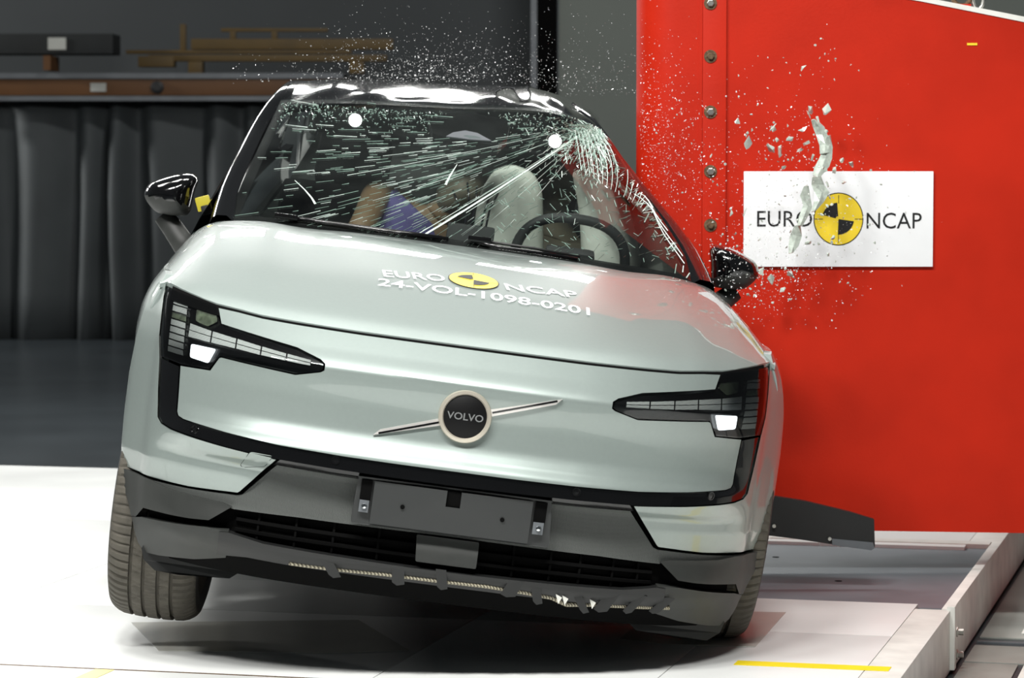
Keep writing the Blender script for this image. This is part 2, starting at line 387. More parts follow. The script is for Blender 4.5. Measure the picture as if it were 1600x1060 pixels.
tag(MB().box((0, 14, LABZ - .05), (30, 40, .1)).build('floor', FLOORD), kind='structure')
tag(MB().box((-6.7, 27.2, 3.9), (14.2, .2, 8.2)).build('wall_back', WALLD), kind='structure')
tag(MB().box((6.4, 26.4, 3.9), (12.0, .2, 8.2)).build('wall_right', WALLG), kind='structure')
# upright where the two walls meet
t = empty('trim_1', (.27, 26.2, LABZ)); tag(t, kind='structure')
MB().box((-.085, 0, 3), (.05, .3, 6)).build('edge_strip', GREYST, t); MB().box((.03, .05, 3), (.17, .2, 6)).build('dark_channel', VOID, t)

# curtain of heavy folds
def curtain():
    t = empty('curtain', (-3.4, 25.9, LABZ)); tag(t, 'long dark grey curtain hanging in deep folds under the orange beam', 'curtain')
    mb = MB(); n = 260; W_ = 7.0; zs = [0, .4, .8, 1.2, 1.6, 1.85, 2.0]
    rnd = random.Random(3); ph = [rnd.uniform(-.8, .8) for _ in range(30)]; am = [rnd.uniform(.7, 1.2) for _ in range(30)]
    for j, z in enumerate(zs):
        for i in range(n + 1):
            x = -W_ / 2 + W_ * i / n; c = (x + .09 * math.sin(x * 5.1)) / .37; k = int(c + 100) % 30; fr = c - math.floor(c)
            g = (fr / .30 if fr < .30 else (1 - fr) / .70)
            g = g * g * (3 - 2 * g)
            a = am[k] * .24 * (1 - .55 * (z / 2.0) ** 3)
            mb.v.append((x + .02 * math.sin(z * 2 + ph[k] * 3), -a * g + .02 * math.sin(3 * x + z), z))
    for j in range(len(zs) - 1):
        for i in range(n): mb.f.append((j * (n + 1) + i, j * (n + 1) + i + 1, (j + 1) * (n + 1) + i + 1, (j + 1) * (n + 1) + i))
    o = mb.build('cloth', CURT, t, smooth=True); md = o.modifiers.new('thickness', 'SOLIDIFY'); md.thickness = .01
    return t
curtain()
# storage rack: orange beam with grey rails, crates and ochre steel frames on top
rk = empty('storage_rack', (-3.1, 25.6, LABZ)); tag(rk, 'orange rack beam with grey rails running above the dark curtain', 'rack')
MB().box((0, 0, 2.11), (3.4, .08, .135), bev=.01).build('beam', ORANGE, rk, smooth=30)
MB().box((0, -.01, 2.205), (3.4, .1, .045)).build('rail', GREYST, rk); MB().box((0, -.01, 2.018), (3.4, .1, .04)).build('rail', GREYST, rk)
MB().box((-.33, -.05, 2.11), (.13, .01, .07)).build('label_plate', LABELW, rk)
mb = MB(); mb.lathe([(0, -.01), (.055, -.01), (.055, .012), (.03, .02), (0, .02)], 12, Matrix.Translation((.16, -.055, 2.11)) @ Matrix.Rotation(R(90), 4, 'X')); mb.build('round_emblem', INKB, rk)
for i, x in enumerate((-1.95, -.82)): MB().box((x + .08, .1, 2.31), (.06, .5, .12)).build('pallet_foot', ORANGE, rk)
MB().box((0, .75, 2.215), (3.4, 1.5, .02)).build('shelf_board', CRATE, rk)
c1 = MB().box((-4.35, 25.95, 2.275), (2.05, .5, .17), bev=.01).build('storage_crate', CRATE, smooth=30); tag(c1, 'dark flat crate with a pale label on top of the rack beam', 'crate')
MB().box((-3.79, 25.69, 2.275), (.15, .01, .10)).build('pale_label', LABELW, c1)
def ochre(name, label, parts):
    t = empty(name, (-2.2, 25.9, 2.03)); tag(t, label, 'steel frame')
    for nm, c, d in parts: MB().box(c, d, bev=.008).build(nm, OCHRE, t, smooth=30)
ochre('lifting_beam', 'lower ochre lifting beam stacked on the rack above the curtain', [('long_beam', (.15, 0, .13), (2.0, .12, .055)), ('end_plate', (-.78, 0, .10), (.3, .2, .09)), ('foot', (.9, 0, .05), (.12, .2, .1)), ('foot', (-.45, 0, .05), (.12, .2, .1))])
ochre('lifting_frame', 'upper ochre lifting frame with two posts stacked on the rack', [('long_beam', (.35, .1, .25), (1.7, .12, .09)), ('top_rail', (.2, .1, .37), (.9, .06, .03)), ('post', (-.15, .1, .33), (.05, .06, .09)), ('post', (.20, .1, .33), (.05, .06, .09)), ('post', (-.57, .1, .31), (.05, .06, .22)), ('cross_beam', (-.1, .1, .185), (1.9, .1, .03))])

# crash carrier: white deck plates, bolted edge beam, steel inlay
dk = empty('carrier_platform', (0, 0, 0), (0, 0, -CA)); tag(dk, 'low white painted carrier platform that the car rides on', 'platform')
ucuts = [-7.6, -5.7, -3.89, -2.36, -1.62, -1.1]; vcuts = [5.6, 7.76, 8.85, 9.5, 10.9, 12.67]
for i in range(len(ucuts) - 1):
    for j in range(len(vcuts) - 1):
        u0, u1, v0, v1 = ucuts[i], ucuts[i + 1], vcuts[j], vcuts[j + 1]
        if i >= 3 and j == 3: continue
        slab('deck_plate', u0 + .0015, u1 - .0015, v0 + .0015, v1 - .0015, -.035, 0, DECK, dk, bev=.002)
slab('steel_plate', -2.36, -1.02, 9.5, 10.965, -.05, -.012, STEEL, dk)
slab('frame_bar', -2.4, -1.02, 10.965, 11.05, -.05, .004, DECKB, dk)
slab('frame_bar', -1.1, -.985, 11.05, 12.67, -.19, 0, DECKB, dk)
slab('edge_beam', -1.1, -.99, 5.6, 9.40, -.19, 0, DECKB, dk); slab('edge_beam', -1.02, -.985, 9.415, 11.05, -.19, .0, DECKB, dk)
slab('front_beam', -7.6, -1.1, 5.6, 5.75, -.19, -.036, DECKB, dk); slab('sub_frame', -7.5, -1.2, 5.8, 12.5, -.19, -.052, VOID, dk)
for zc in (-.075, -.145):
    mb = MB(); mb.lathe([(0, 0), (.016, 0), (.016, .012), (.010, .014), (.010, .03), (0, .03)], 6, Matrix.Translation((-.985, 9.45, zc)) @ Matrix.Rotation(R(90), 4, 'Y')); mb.build('bolt', BOLTM, dk)
slab('joint_plate', -1.0, -.975, 9.385, 9.43, -.185, .012, DECKB, dk)
for (px, py) in ((1212, 866), (1310, 903)):
    p = at_floor(px, py); u, v = p.dot(E1), p.dot(E2)
    mb = MB(); mb.lathe([(0, -.011), (.013, -.011), (.011, -.0105), (0, -.0105)], 12, Matrix.Translation((u, v, 0))); mb.build('bolt_hole', VOID, dk)
slab('rusty_seam', -7.6, -1.1, 7.754, 7.766, -.01, .0008, RUST, dk, bev=0)
tp = slab('yellow_tape', -1.46, -1.035, 8.245, 8.315, .0005, .0015, TAPE, None, bev=0); tp.rotation_euler = (0, 0, -CA); tag(tp, 'yellow tape strip stuck on the white deck near the right edge', 'tape')
PALETAPE = mat('faded_tape', (240, 228, 150), .5)
tp = slab('yellow_tape', -3.13, -3.075, 7.60, 7.75, .0005, .0015, PALETAPE, None, bev=0); tp.rotation_euler = (0, 0, -CA); tag(tp, 'small faded yellow tape mark at the bottom left of the deck', 'tape')
def sheet(name, pts, label):
    mb = MB(); P = [at_floor(*p) for p in pts]; mb.prism([(p.x, p.y) for p in P], lambda u, v, d: Vector((u, v, .0008 + d)), .0012)
    tag(mb.build(name, PAPER), label, 'sheet')
sheet('plastic_sheet', [(1228, 958), (1180, 1012), (1040, 1008), (968, 1000), (985, 985), (1100, 956)], 'pale plastic sheet lying under the right front tyre')
sheet('plastic_sheet', [(205, 974), (248, 1018), (520, 1022), (640, 1018), (560, 970)], 'pale plastic sheet lying under the lifted left front tyre')

# hall floor beside the carrier
fl = empty('floor_track', (0, 0, LABZ), (0, 0, -CA)); tag(fl, kind='structure')
slab('floor_plate', -.97, 3.0, 9.62, 9.95, 0, .006, FLOORG, fl, bev=.002); slab('floor_plate', -.97, -.80, 9.05, 9.60, 0, .006, FLOORG, fl, bev=.002)
slab('floor_plate', -.78, 3.0, 9.05, 9.60, 0, .010, DECKB, fl, bev=.002); slab('floor_plate', -.78, 3.0, 6.0, 9.0, 0, .014, DECK, fl, bev=.002)
slab('floor_plate', -.97, 3.0, 10.12, 14, 0, .006, FLOORG, fl, bev=.002); slab('floor_strip', -.84, -.74, 10.2, 14, .007, .012, DECKB, fl, bev=.002)
slab('slot_rail', -.97, 3.0, 10.025, 10.045, 0, .006, GREYST, fl, bev=.001)

# ================================================================== RED BARRIER
rb = empty('pole_barrier', (1.3, 10.4, LABZ)); tag(rb, 'tall red steel barrier with round pole edge pushed into the car', 'barrier')
ox, oy, oz = 1.3, 10.4, LABZ
def rbp(x, y, z): return Vector((x - ox, y - oy, z - oz))
PB = .30                                                 # bottom of the pole edge
mb = MB(); prof = []
for k in range(25):
    a = math.pi * .5 + math.pi * k / 24 * 1.0; prof.append((.545 + .127 * math.cos(a), 10.36 + .127 * math.sin(a)))
prof += [(.64, 10.233)]
prof = [(.63, 10.487)] + prof
n = len(prof); vs = [rbp(x, y, .12) for x, y in prof] + [rbp(x, y, 2.12) for x, y in prof]
mb.add(vs, [(i, i + 1, n + i + 1, n + i) for i in range(n - 1)] + [tuple(range(n)), tuple(range(2 * n - 1, n - 1, -1))]); mb.build('pole', REDM, rb, smooth=35)
MB().box(rbp(.625, 10.25, 1.12), (.012, .04, 2.0)).build('seam_bar', REDM, rb)
MB().box(rbp(.672, 10.236, 1.12), (.078, .02, 2.0), bev=.003).build('flange', REDM, rb, smooth=30)
side_poly = [(.712, .14), (3.4, .10), (3.4, 1.50), (1.72, 1.838), (1.36, 1.908), (1.05, 1.96), (.712, 1.99)]
mb = MB(); mb.prism(side_poly, lambda u, v, d: rbp(u, 10.243 + d, v), .25); mb.build('side_plate', REDM, rb)
mb = MB(); mb.prism([(1.36, 1.900), (3.4, 1.492), (3.4, 1.506), (1.72, 1.846), (1.36, 1.916), (1.05, 1.968), (1.05, 1.952)], lambda u, v, d: rbp(u, 10.238 + d, v), .26); mb.build('edge_strip', DECKB, rb)
MB().box(rbp(2.9, 10.4, -.02), (1.0, .5, .36)).build('foot', REDM, rb)
for i, py in enumerate((5, 88, 175, 268, 352, 440)):
    p = at_y(1110, py, 10.226); c = rbp(p.x, 10.226, p.z); M1 = Matrix.Translation(c) @ Matrix.Rotation(R(90), 4, 'X')
    mb = MB(); mb.lathe([(0, 0), (.0215, 0), (.0215, .004), (0, .004)], 20, M1); b = mb.build('bolt', RUST, rb)
    mb = MB(); mb.lathe([(0, .004), (.0125, .004), (.0125, .014), (.010, .016), (0, .016)], 6, M1); mb.build('bolt_head', BOLTM if i in (0, 2, 3) else RUST, b)
p = at_y(1505, -6, 10.30)
mb = MB(); mb.tube([rbp(p.x, 10.33, p.z) + Vector((.03 * math.cos(a), 0, .03 * math.sin(a))) for a in [2 * math.pi * k / 20 for k in range(20)]], .008, 8, closed=True); mb.build('lifting_eye', RUST, rb, smooth=True)
MB().box(rbp(p.x, 10.34, p.z - .035), (.06, .04, .02)).build('eye_base', REDM, rb)
p = at_y(1533, -4, 10.27)
mb = MB(); mb.tube([rbp(p.x, 10.33, p.z) + Vector((.018 * math.cos(a), 0, .035 * math.sin(a))) for a in [2 * math.pi * k / 20 for k in range(20)]], .006, 8, closed=True); mb.build('shackle', BOLTM, rb, smooth=True)
p = at_y(1519, 69, 10.24); MB().box(rbp(p.x, 10.241, p.z), (.034, .002, .008)).build('yellow_sticker', YELLOW, rb)

# sign on the barrier
SY = 10.228
sc0 = at_y(1310, 342.5, SY)
sg = empty('sign_board', (sc0.x, SY, sc0.z), (0, 0, 0)); tag(sg, 'white EURO NCAP sign with yellow and black disc on the red barrier', 'sign')
K = SY / FPX                                             # metres per pixel at the sign
MB().box((0, .005, 0), (296 * K, .01, 149 * K), bev=.002).build('board', SIGNW, sg, smooth=30)
def flat_text(body, cx, cz, h, w_, material, parent, name):
    vs, fs = text_tris(body, 1.); xs = [v.x for v in vs]; ys = [v.y for v in vs]; mx, my = (min(xs) + max(xs)) / 2, (min(ys) + max(ys)) / 2
    a = w_ / (max(xs) - min(xs)); b = h / (max(ys) - min(ys))
    mb = MB(); mb.add([Vector((cx + (v.x - mx) * a, -.0012, cz + (v.y - my) * b)) for v in vs], fs); return mb.build(name, material, parent, fix=False)
def sector(r0, r1, a0, a1, y, n=24, cx=0, cz=0):
    pts = []
    for k in range(n + 1): a = R(a0 + (a1 - a0) * k / n); pts.append((r1 * math.cos(a), r1 * math.sin(a)))
    for k in range(n, -1, -1): a = R(a0 + (a1 - a0) * k / n); pts.append((r0 * math.cos(a), r0 * math.sin(a)))
    return [(cx + u, cz + v) for u, v in pts]
flat_text('EURO', (1226 - 1310) * K, (342.5 - 342) * K, 25 * K, 86 * K, INKB, sg, 'lettering')
flat_text('NCAP', (1397 - 1310) * K, (342.5 - 345) * K, 25 * K, 86 * K, INKB, sg, 'lettering')
def disc_logo(put, parent, k, suffix=''):
    # put(u, v, layer) places disc coordinates on the carrier surface
    def ply(name, poly, layer, material):
        mb = MB(); n = len(poly); tris = tessellate_polygon([[Vector((u, v, 0)) for u, v in poly]])
        mb.add([put(u * k, v * k, layer) for u, v in poly], tris); return mb.build(name, material, parent)
    ply('disc_outline', [(1.0 * math.cos(a), 1.06 * math.sin(a)) for a in [2 * math.pi * i / 48 for i in range(48)]], 1, INKB)
    ply('yellow_disc', [(.96 * math.cos(a), 1.02 * math.sin(a)) for a in [2 * math.pi * i / 48 for i in range(48)]], 2, YELLOW)
    ply('black_sector', sector(.0, .62, -92, -8, 0), 3, INKB); ply('black_sector', sector(.12, .66, 95, 165, 0), 3, INKB)
    for a in (0, 90, 180, 270):
        c, s = math.cos(R(a)), math.sin(R(a)); ply('dividing_line', [(c * .62 - s * .012, s * .62 + c * .012), (c * .96 - s * .012, s * .96 + c * .012), (c * .96 + s * .012, s * .96 - c * .012), (c * .62 + s * .012, s * .62 - c * .012)], 3, INKB)
disc_logo(lambda u, v, l: Vector((u, -.001 * l, v)), sg, 39 * K)

# dark bent panel jutting out behind the right front tyre
jp = empty('bent_panel', (.98, 9.85, 0)); tag(jp, 'black bent panel with small screws jutting out between right tyre and red barrier', 'panel')
def jpt(px, py, y): return at_y(px, py, y) - Vector((.98, 9.85, 0))
mb = MB(); A = [(1020, 752), (1204, 775), (1260, 784), (1330, 801), (1366, 812), (1367, 855), (1362, 859), (1300, 851), (1240, 842), (1020, 815)]
mb.prism([(jpt(x, y, 9.85).x, jpt(x, y, 9.85).z) for x, y in A], lambda u, v, d: Vector((u, d, v)), .035); mb.build('panel', DARKPL, jp)
A = [(1300, 842), (1364, 848), (1366, 857), (1361, 860), (1300, 852)]
mb = MB(); mb.prism([(jpt(x, y, 9.85).x, jpt(x, y, 9.85).z) for x, y in A], lambda u, v, d: Vector((u, -.004 + d, v)), .004); mb.build('lip', GREYST, jp)
for (x, y) in ((1296, 842), (1209, 822)):
    q = jpt(x, y, 9.845); mb = MB(); mb.lathe([(0, 0), (.006, 0), (.006, .012), (0, .012)], 8, Matrix.Translation(q) @ Matrix.Rotation(R(90), 4, 'X')); mb.build('screw', BOLTM, jp)

# ================================================================== THE CAR: front
DN = [.74, .76, .78, .80, .815, .83, .845, .855, .865, .875, .885, .892, .898, .903, .908, .912]
# bonnet
fe = [(x, F(x, zf(abs(x))) + .004) for x in np.linspace(-.69, .69, 47)]
fe = [(x, y) for x, y in fe]
corner = [(x, F(x, zf(x)) + .004) for x in (.73, .77, .80, .825, .842)]
flank = [(.858, .50), (.866, .58), (.872, .70), (.874, .85), (.873, 1.05), (.868, 1.25), (.862, 1.33)]
rear = [(.82, 1.26), (.79, 1.21), (.765, 1.165)] + [(x, yr(abs(x)) - .002) for x in np.linspace(.74, -.74, 31)]
out = fe + corner + flank + rear + [(-x, y) for x, y in ((.765, 1.165), (.79, 1.21), (.82, 1.26))] + [(-x, y) for x, y in reversed(flank)] + [(-x, y) for x, y in reversed(corner)]
hood = patch('bonnet', out, 'top', H, PAINT, step=(.025, .03), thick=.012)
# black backing added behind the panels to block light leaks
patch('light_block_backing', [(-.80, .20), (.80, .20), (.80, .88), (-.80, .88)], 'front', F, VOID, off=-.055, thick=.02, step=(.05, .06))
patch('bonnet_gap_shade', sym([(0, .8972), (.3, .8972), (.47, .8992), (.56, .9012), (.63, .9072), (.69, .911), (.82, .936), (.82, .90), (.69, .885), (0, .875)]), 'front', F, VOID, off=-.003, thick=.01, step=(.03, .01))  # black strip that puts shade into the gap below the bonnet edge
# upper fascia
half = [(0, .8915), (.3, .8915), (.47, .8935), (.56, .8955), (.63, .9015), (.682, .9035), (.668, .866), (.46, .8385), (.395, .818), (.381, .808), (.381, .790), (.39, .784), (.455, .767), (.654, .780), (.660, .778), (.680, .740), (.763, .736), (.759, .68), (.755, .615), (.750, .605), (.735, .600), (.62, .590), (.48, .581), (.30, .577), (.15, .576), (0, .576)]
patch('front_fascia', sym(half), 'front', F, PAINT, step=(.02, .012), thick=.02, off=0)
# gloss black band under and beside it
half = [(0, .573), (.15, .573), (.30, .574), (.48, .578), (.62, .587), (.737, .597), (.755, .604), (.759, .616), (.767, .733), (.822, .743), (.815, .66), (.806, .588), (.796, .575), (.766, .567), (.62, .553), (.472, .543), (.3, .540), (0, .538)]
def FB(x, z): return F(x, max(z, .58)) - .12 * max(0, .58 - z)
band = patch('black_band', sym(half), 'front', FB, GLOSSBLACK, off=-.008, step=(.02, .02), thick=.02)
for px, py in ((303, 671), (524.5, 719.5), (900.7, 769), (1111, 775.4)):
    yy = .1
    for _ in range(20): q = car_y(px, py, yy); yy = FB(q.x, q.z) + .006
    q = car_y(px, py, yy); sl = (F(abs(q.x) + .01, q.z) - F(abs(q.x) - .01, q.z)) / .02 * (1 if q.x > 0 else -1)
    M1 = Matrix.Translation((q.x, yy, q.z)) @ Matrix.Rotation(math.atan(sl), 4, 'Z') @ Matrix.Rotation(R(90), 4, 'X')
    mb = MB(); mb.lathe([(.0115, -.002), (.0115, .002), (.009, .002), (.0088, 0), (0, .0005)], 20, M1); mb.build('parking_sensor', PIANO, band, smooth=30)

for s in (1, -1):
    m_ = lambda pts: [(s * x, z) for x, z in pts]
    # body-coloured bumper corner, from the band round to the wheel opening
    cpoly = [(.476, .540), (.62, .550), (.768, .563), (.796, .571), (.809, .586), (.818, .66), (.826, .745), (.836, .80), (.842, .90), (.842, .938), (.866, .936), (.885, .895), (.896, .85), (.906, .78), (.914, .68), (.914, .57), (.910, .48), (.903, .418), (.80, .418), (.70, .420), (.566, .431), (.560, .436)]
    cor = patch('bumper_corner', m_(cpoly), 'front', FC, PAINT, step=(.02, .0079), thick=.018, dense=DN)
    # cladding below
    patch('corner_cladding', m_([(.576, .392), (.60, .398), (.75, .402), (.80, .410), (.902, .412), (.884, .36), (.862, .318), (.853, .292), (.838, .296), (.818, .330), (.68, .341), (.632, .347)]), 'front', F, CLAD, off=.004, thick=.03, step=(.02, .02), dense=DN)
    patch('lower_corner', m_([(.575, .329), (.64, .326), (.72, .316), (.82, .302), (.850, .290), (.838, .255), (.822, .225), (.80, .205), (.76, .208), (.66, .225), (.575, .25)]), 'front', F, CLAD, off=.0, thick=.05, step=(.02, .02), dense=DN)
    mb = MB(); mb.prism(m_([(.53, .25), (.80, .235), (.81, .215), (.80, .185), (.766, .161), (.70, .160), (.56, .172), (.538, .19)]), lambda u, v, d: Vector((u, .33 + .35 * max(0, abs(u) - .62) + d, v)), .05); mb.build('tyre_deflector', DARKPL, car)
    # headlight
    hp = [(.835, .93), (.76, .918), (.69, .908), (.672, .867), (.462, .841), (.392, .815), (.386, .806), (.386, .791), (.395, .785), (.455, .770), (.659, .783), (.685, .743), (.76, .740), (.823, .749), (.832, .80), (.838, .90)]
    hl = patch('headlight', m_(hp), 'front', F, PIANO, off=-.014, step=(.02, .02), thick=.03, dense=DN[:8])
    # lit column of cells
    zs = [.905, .887, .869, .851, .833, .815, .797, .779, .762]
    for k in range(8):
        a, b = zs[k] - .002, zs[k + 1] + .002; sl = .006 * (k / 8)
        patch('lamp_cell', m_([(.770 - sl * 1.5, a), (.810 - sl * .8, a + .003), (.810 - sl, b + .003), (.768 - sl * 1.6, b)]), 'front', F, LAMPCELL if k != 2 else LAMPCLEAR, parent=hl, off=-.010, thick=.004, step=.02)
    xs = [.755, .690, .621, .553, .484, .418]; zt = [.851, .842, .8345, .826, .818, .811]; zm = [.834, .828, .822, .8155, .809, .804]; zb = [.817, .8135, .810, .8045, .800, .797]
    for k in range(5):
        patch('lamp_cell', m_([(xs[k] - .002, zt[k]), (xs[k + 1] + .002, zt[k + 1]), (xs[k + 1] + .002, zm[k + 1] + .001), (xs[k] - .002, zm[k] + .001)]), 'front', F, LAMPCELL, parent=hl, off=-.010, thick=.004, step=.03)
        patch('lamp_cell', m_([(xs[k] - .002, zm[k] - .001), (xs[k + 1] + .002, zm[k + 1] - .001), (xs[k + 1] + .002, zb[k + 1]), (xs[k] - .002, zb[k])]), 'front', F, LAMPCELL, parent=hl, off=-.010, thick=.004, step=.03)
    up = patch('upper_lamp', m_(round_poly([(.742, .891), (.688, .889), (.679, .869), (.704, .852), (.740, .860)], .006)), 'front', F, LAMPCLEAR, parent=hl, off=-.008, thick=.01, step=.015)
    up['label'] = 'clear reflector lamp'
    lo = patch('lower_lamp', m_(round_poly([(.742, .800), (.672, .799), (.688, .758), (.741, .764)], .006)), 'front', F, LAMPBRIGHT, parent=hl, off=-.008, thick=.01, step=.015)
    lo['label'] = 'glowing white lamp'
    patch('lens_cover', m_(hp), 'front', F, LENS, parent=hl, off=-.002, step=(.02, .02), thick=.002, dense=DN[:8])
    # fender and side panels
    arch = lambda yc, r, a0, a1, n=14: [(yc + r * math.cos(R(a0 + (a1 - a0) * k / n)), .40 + r * math.sin(R(a0 + (a1 - a0) * k / n))) for k in range(n + 1)]
    fend = [(.505, .93), (.54, .962), (.60, .968), (.70, .968), (.85, .972), (1.05, .985), (1.25, 1.0), (1.30, .99), (1.30, .60), (1.26, .42)] + arch(.83, .41, 5, 152, 16) + [(.475, .64), (.485, .80)]
    patch('fender', fend, 'side', S, PAINT, side=s, step=(.03, .03), thick=.02)
    patch('arch_trim', arch(.83, .415, 5, 128, 16) + arch(.83, .37, 128, 5, 16), 'side', S, CLAD, side=s, off=-.006, step=.05, thick=.06)
    mb = MB(); mb.lathe([(.40, -.30), (.40, -.04)], 40, Matrix.Translation((0, 0, 0))) if False else None
    hv = [(s * x_, .83 + .40 * math.cos(R(a)), .40 + .40 * math.sin(R(a))) for a in range(0, 181, 12) for x_ in (.60, .79)]; mb.add(hv, [(2 * k, 2 * k + 1, 2 * k + 3, 2 * k + 2) for k in range(15)]); mb.build('wheel_housing', VOID, car)

# ribbed centre insert, lower grille, lower lip
half = [(0, .534), (.46, .536), (.552, .428), (.566, .4225), (.70, .413), (.80, .409), (.885, .408), (.883, .398), (.75, .400), (.60, .397), (.575, .385), (.40, .392), (0, .396)]
patch('ribbed_insert', sym(half), 'front', F, INSERT, off=-.018, step=(.02, .02), thick=.03, dense=DN)
patch('undercut_shade_strip', sym([(0, .537), (.465, .541), (.480, .524), (.30, .519), (0, .517)]), 'front', F, PIANO, off=-.012, step=(.03, .02), thick=.02)  # dark strip standing in for the shade of the undercut below the band
patch('lower_grille_back', sym([(0, .40), (.57, .39), (.66, .33), (.66, .29), (0, .28)]), 'front', F, VOID, off=-.05, step=.04, thick=.01)
for zc in (.362, .334): patch('grille_slat', sym([(0, zc + .004), (.56, zc + .002), (.56, zc - .006), (0, zc - .005)]), 'front', F, VOID, off=-.035, step=.04, thick=.02)
for xc in (-.50, -.40, -.30, -.18, .18, .28, .36, .45, .52): patch('grille_rib', [(xc - .003, .392), (xc + .003, .392), (xc + .003, .31), (xc - .003, .31)], 'front', F, VOID, off=-.038, step=.04, thick=.02)
patch('sensor_cover', round_poly([(-.083, .392), (.083, .392), (.083, .322), (-.078, .322)], .005), 'front', F, CLAD, off=-.008, step=.02, thick=.03)
lip = [(0, .305), (.09, .305), (.34, .309), (.48, .312), (.575, .325), (.60, .322), (.60, .255), (.52, .264), (.42, .262), (0, .262)]
patch('lower_lip', sym(lip), 'front', F, DARKPL, off=.006, step=(.03, .01), thick=.06)
def fpt(px, py, off=.0):
    yy = .1
    for _ in range(24): q = car_y(px, py, yy); yy = .5 * yy + .5 * (F(q.x, max(.2, q.z)) - off)
    return car_y(px, py, yy)
cab = [fpt(x, y, .004) for x, y in ((452, 880), (520, 889), (600, 897), (680, 907), (760, 916), (820, 926), (862, 934), (885, 945), (930, 945), (990, 948), (1045, 950))]
fine = []
for i in range(len(cab) - 1):
    for k in range(5): fine.append(cab[i].lerp(cab[i + 1], k / 5))
mb = MB(); mb.tube(fine + [cab[-1]], .0065, 8); mb.build('torn_cable', CABLE, car, smooth=True)['label'] = 'frayed pale cable under the front lip'
rnd = random.Random(11)
for px, py in ((515, 885), (622, 898), (690, 905), (800, 920), (838, 926), (905, 938), (948, 941), (992, 944), (1034, 946)):
    q = fpt(px, py, .012); w2, h2 = rnd.uniform(.012, .022), rnd.uniform(.02, .03); sk = rnd.uniform(-.02, .02)
    mb = MB(); mb.prism([(q.x - w2 - sk, q.z + h2), (q.x + w2 - sk, q.z + h2), (q.x + w2 + sk, q.z - h2), (q.x + sk - .2 * w2, q.z - h2 * 1.2), (q.x - w2 + sk, q.z - h2 * .9)], lambda u, v, d: Vector((u, q.y - .006 + .5 * (q.z + h2 - v) * .3 + d, v)), .004); mb.build('torn_tape', DARKPL, car)
for px, py in ((882, 938), (925, 944), (872, 936)):
    q = fpt(px, py, .02); mb = MB(); mb.prism([(q.x - .008, q.z + .012), (q.x + .010, q.z + .004), (q.x + .002, q.z - .014)], lambda u, v, d: Vector((u, q.y + d, v)), .003); mb.build('torn_flake', PAPER, car)

# towing eye cover in the left bumper corner
tw = [fpt(*p) for p in ((375, 727), (391, 705), (428, 712), (414, 730), (378, 731))]; tw = [(q.x, q.z) for q in tw]; cx_, cz_ = sum(p[0] for p in tw) / 5, sum(p[1] for p in tw) / 5
patch('tow_cover_gap', round_poly(tw, .008), 'front', FC, VOID, off=.0006, thick=.002, step=.02)
patch('tow_cover', round_poly([(cx_ + (x - cx_) * .955, cz_ + (z - cz_) * .93) for x, z in tw], .008), 'front', FC, PAINT, off=.0012, thick=.002, step=.02)
# number plate holder
pl = empty('plate_holder', (0, 0, 0), parent=car)
zz = [(-.256, .5265), (.257, .5265), (.266, .404), (-.262, .403)]
def pf(u, v, d): return Vector((u, -.012 + .02 * (u / .26) ** 2 + .06 * (.5265 - v) + d, v))
def plate_poly(name, poly, dy, th, m_): mb = MB(); mb.prism(poly, lambda u, v, d: pf(u, v, dy + d), th); return mb.build(name, m_, pl, smooth=30)
xs = [-.262, -.245, -.212, -.018, .018, .212, .245, .266]
plate_poly('holder_base', round_poly(zz, .01), 0.012, .02, PLATEPL)
plate_poly('raised_face', [(-.212, .5225), (-.021, .5225), (-.021, .480), (.017, .480), (.017, .5225), (.207, .5225), (.207, .409), (-.212, .409)], .002, .010, PLATEPL)
for x0, x1 in ((-.252, -.212), (.207, .258)):
    pass
for x0, x1, z1 in ((-.246, -.217, .468), (-.020, .016, .482), (.214, .246, .468)): plate_poly('recess', [(x0, .5215), (x1, .5215), (x1, z1), (x0, z1)], .0085, .003, VOID)
for x0, x1 in ((-.247, -.216), (.213, .247)):
    plate_poly('clip', [(x0 + .002, .468), (x1 - .004, .468), (x1 - .004, .436), (x0 + .002, .436)], .004, .004, GREYST)
    mb = MB(); mb.lathe([(0, .004), (.006, .0035), (.008, .001), (.008, -.002)], 14, Matrix.Translation(pf((x0 + x1) / 2, .452, .002)) @ Matrix.Rotation(R(90), 4, 'X')); mb.build('screw', BRIGHTCH, pl, smooth=40)
for px_ in (-.132, .132):
    mb = MB(); mb.lathe([(0, .001), (.006, .001), (.006, -.002)], 12, Matrix.Translation(pf(px_, .464, .002)) @ Matrix.Rotation(R(90), 4, 'X')); mb.build('bolt_hole', VOID, pl)
plate_poly('rim', [(-.256, .530), (.257, .530), (.257, .5255), (-.256, .5255)], -.002, .03, PLATEPL)

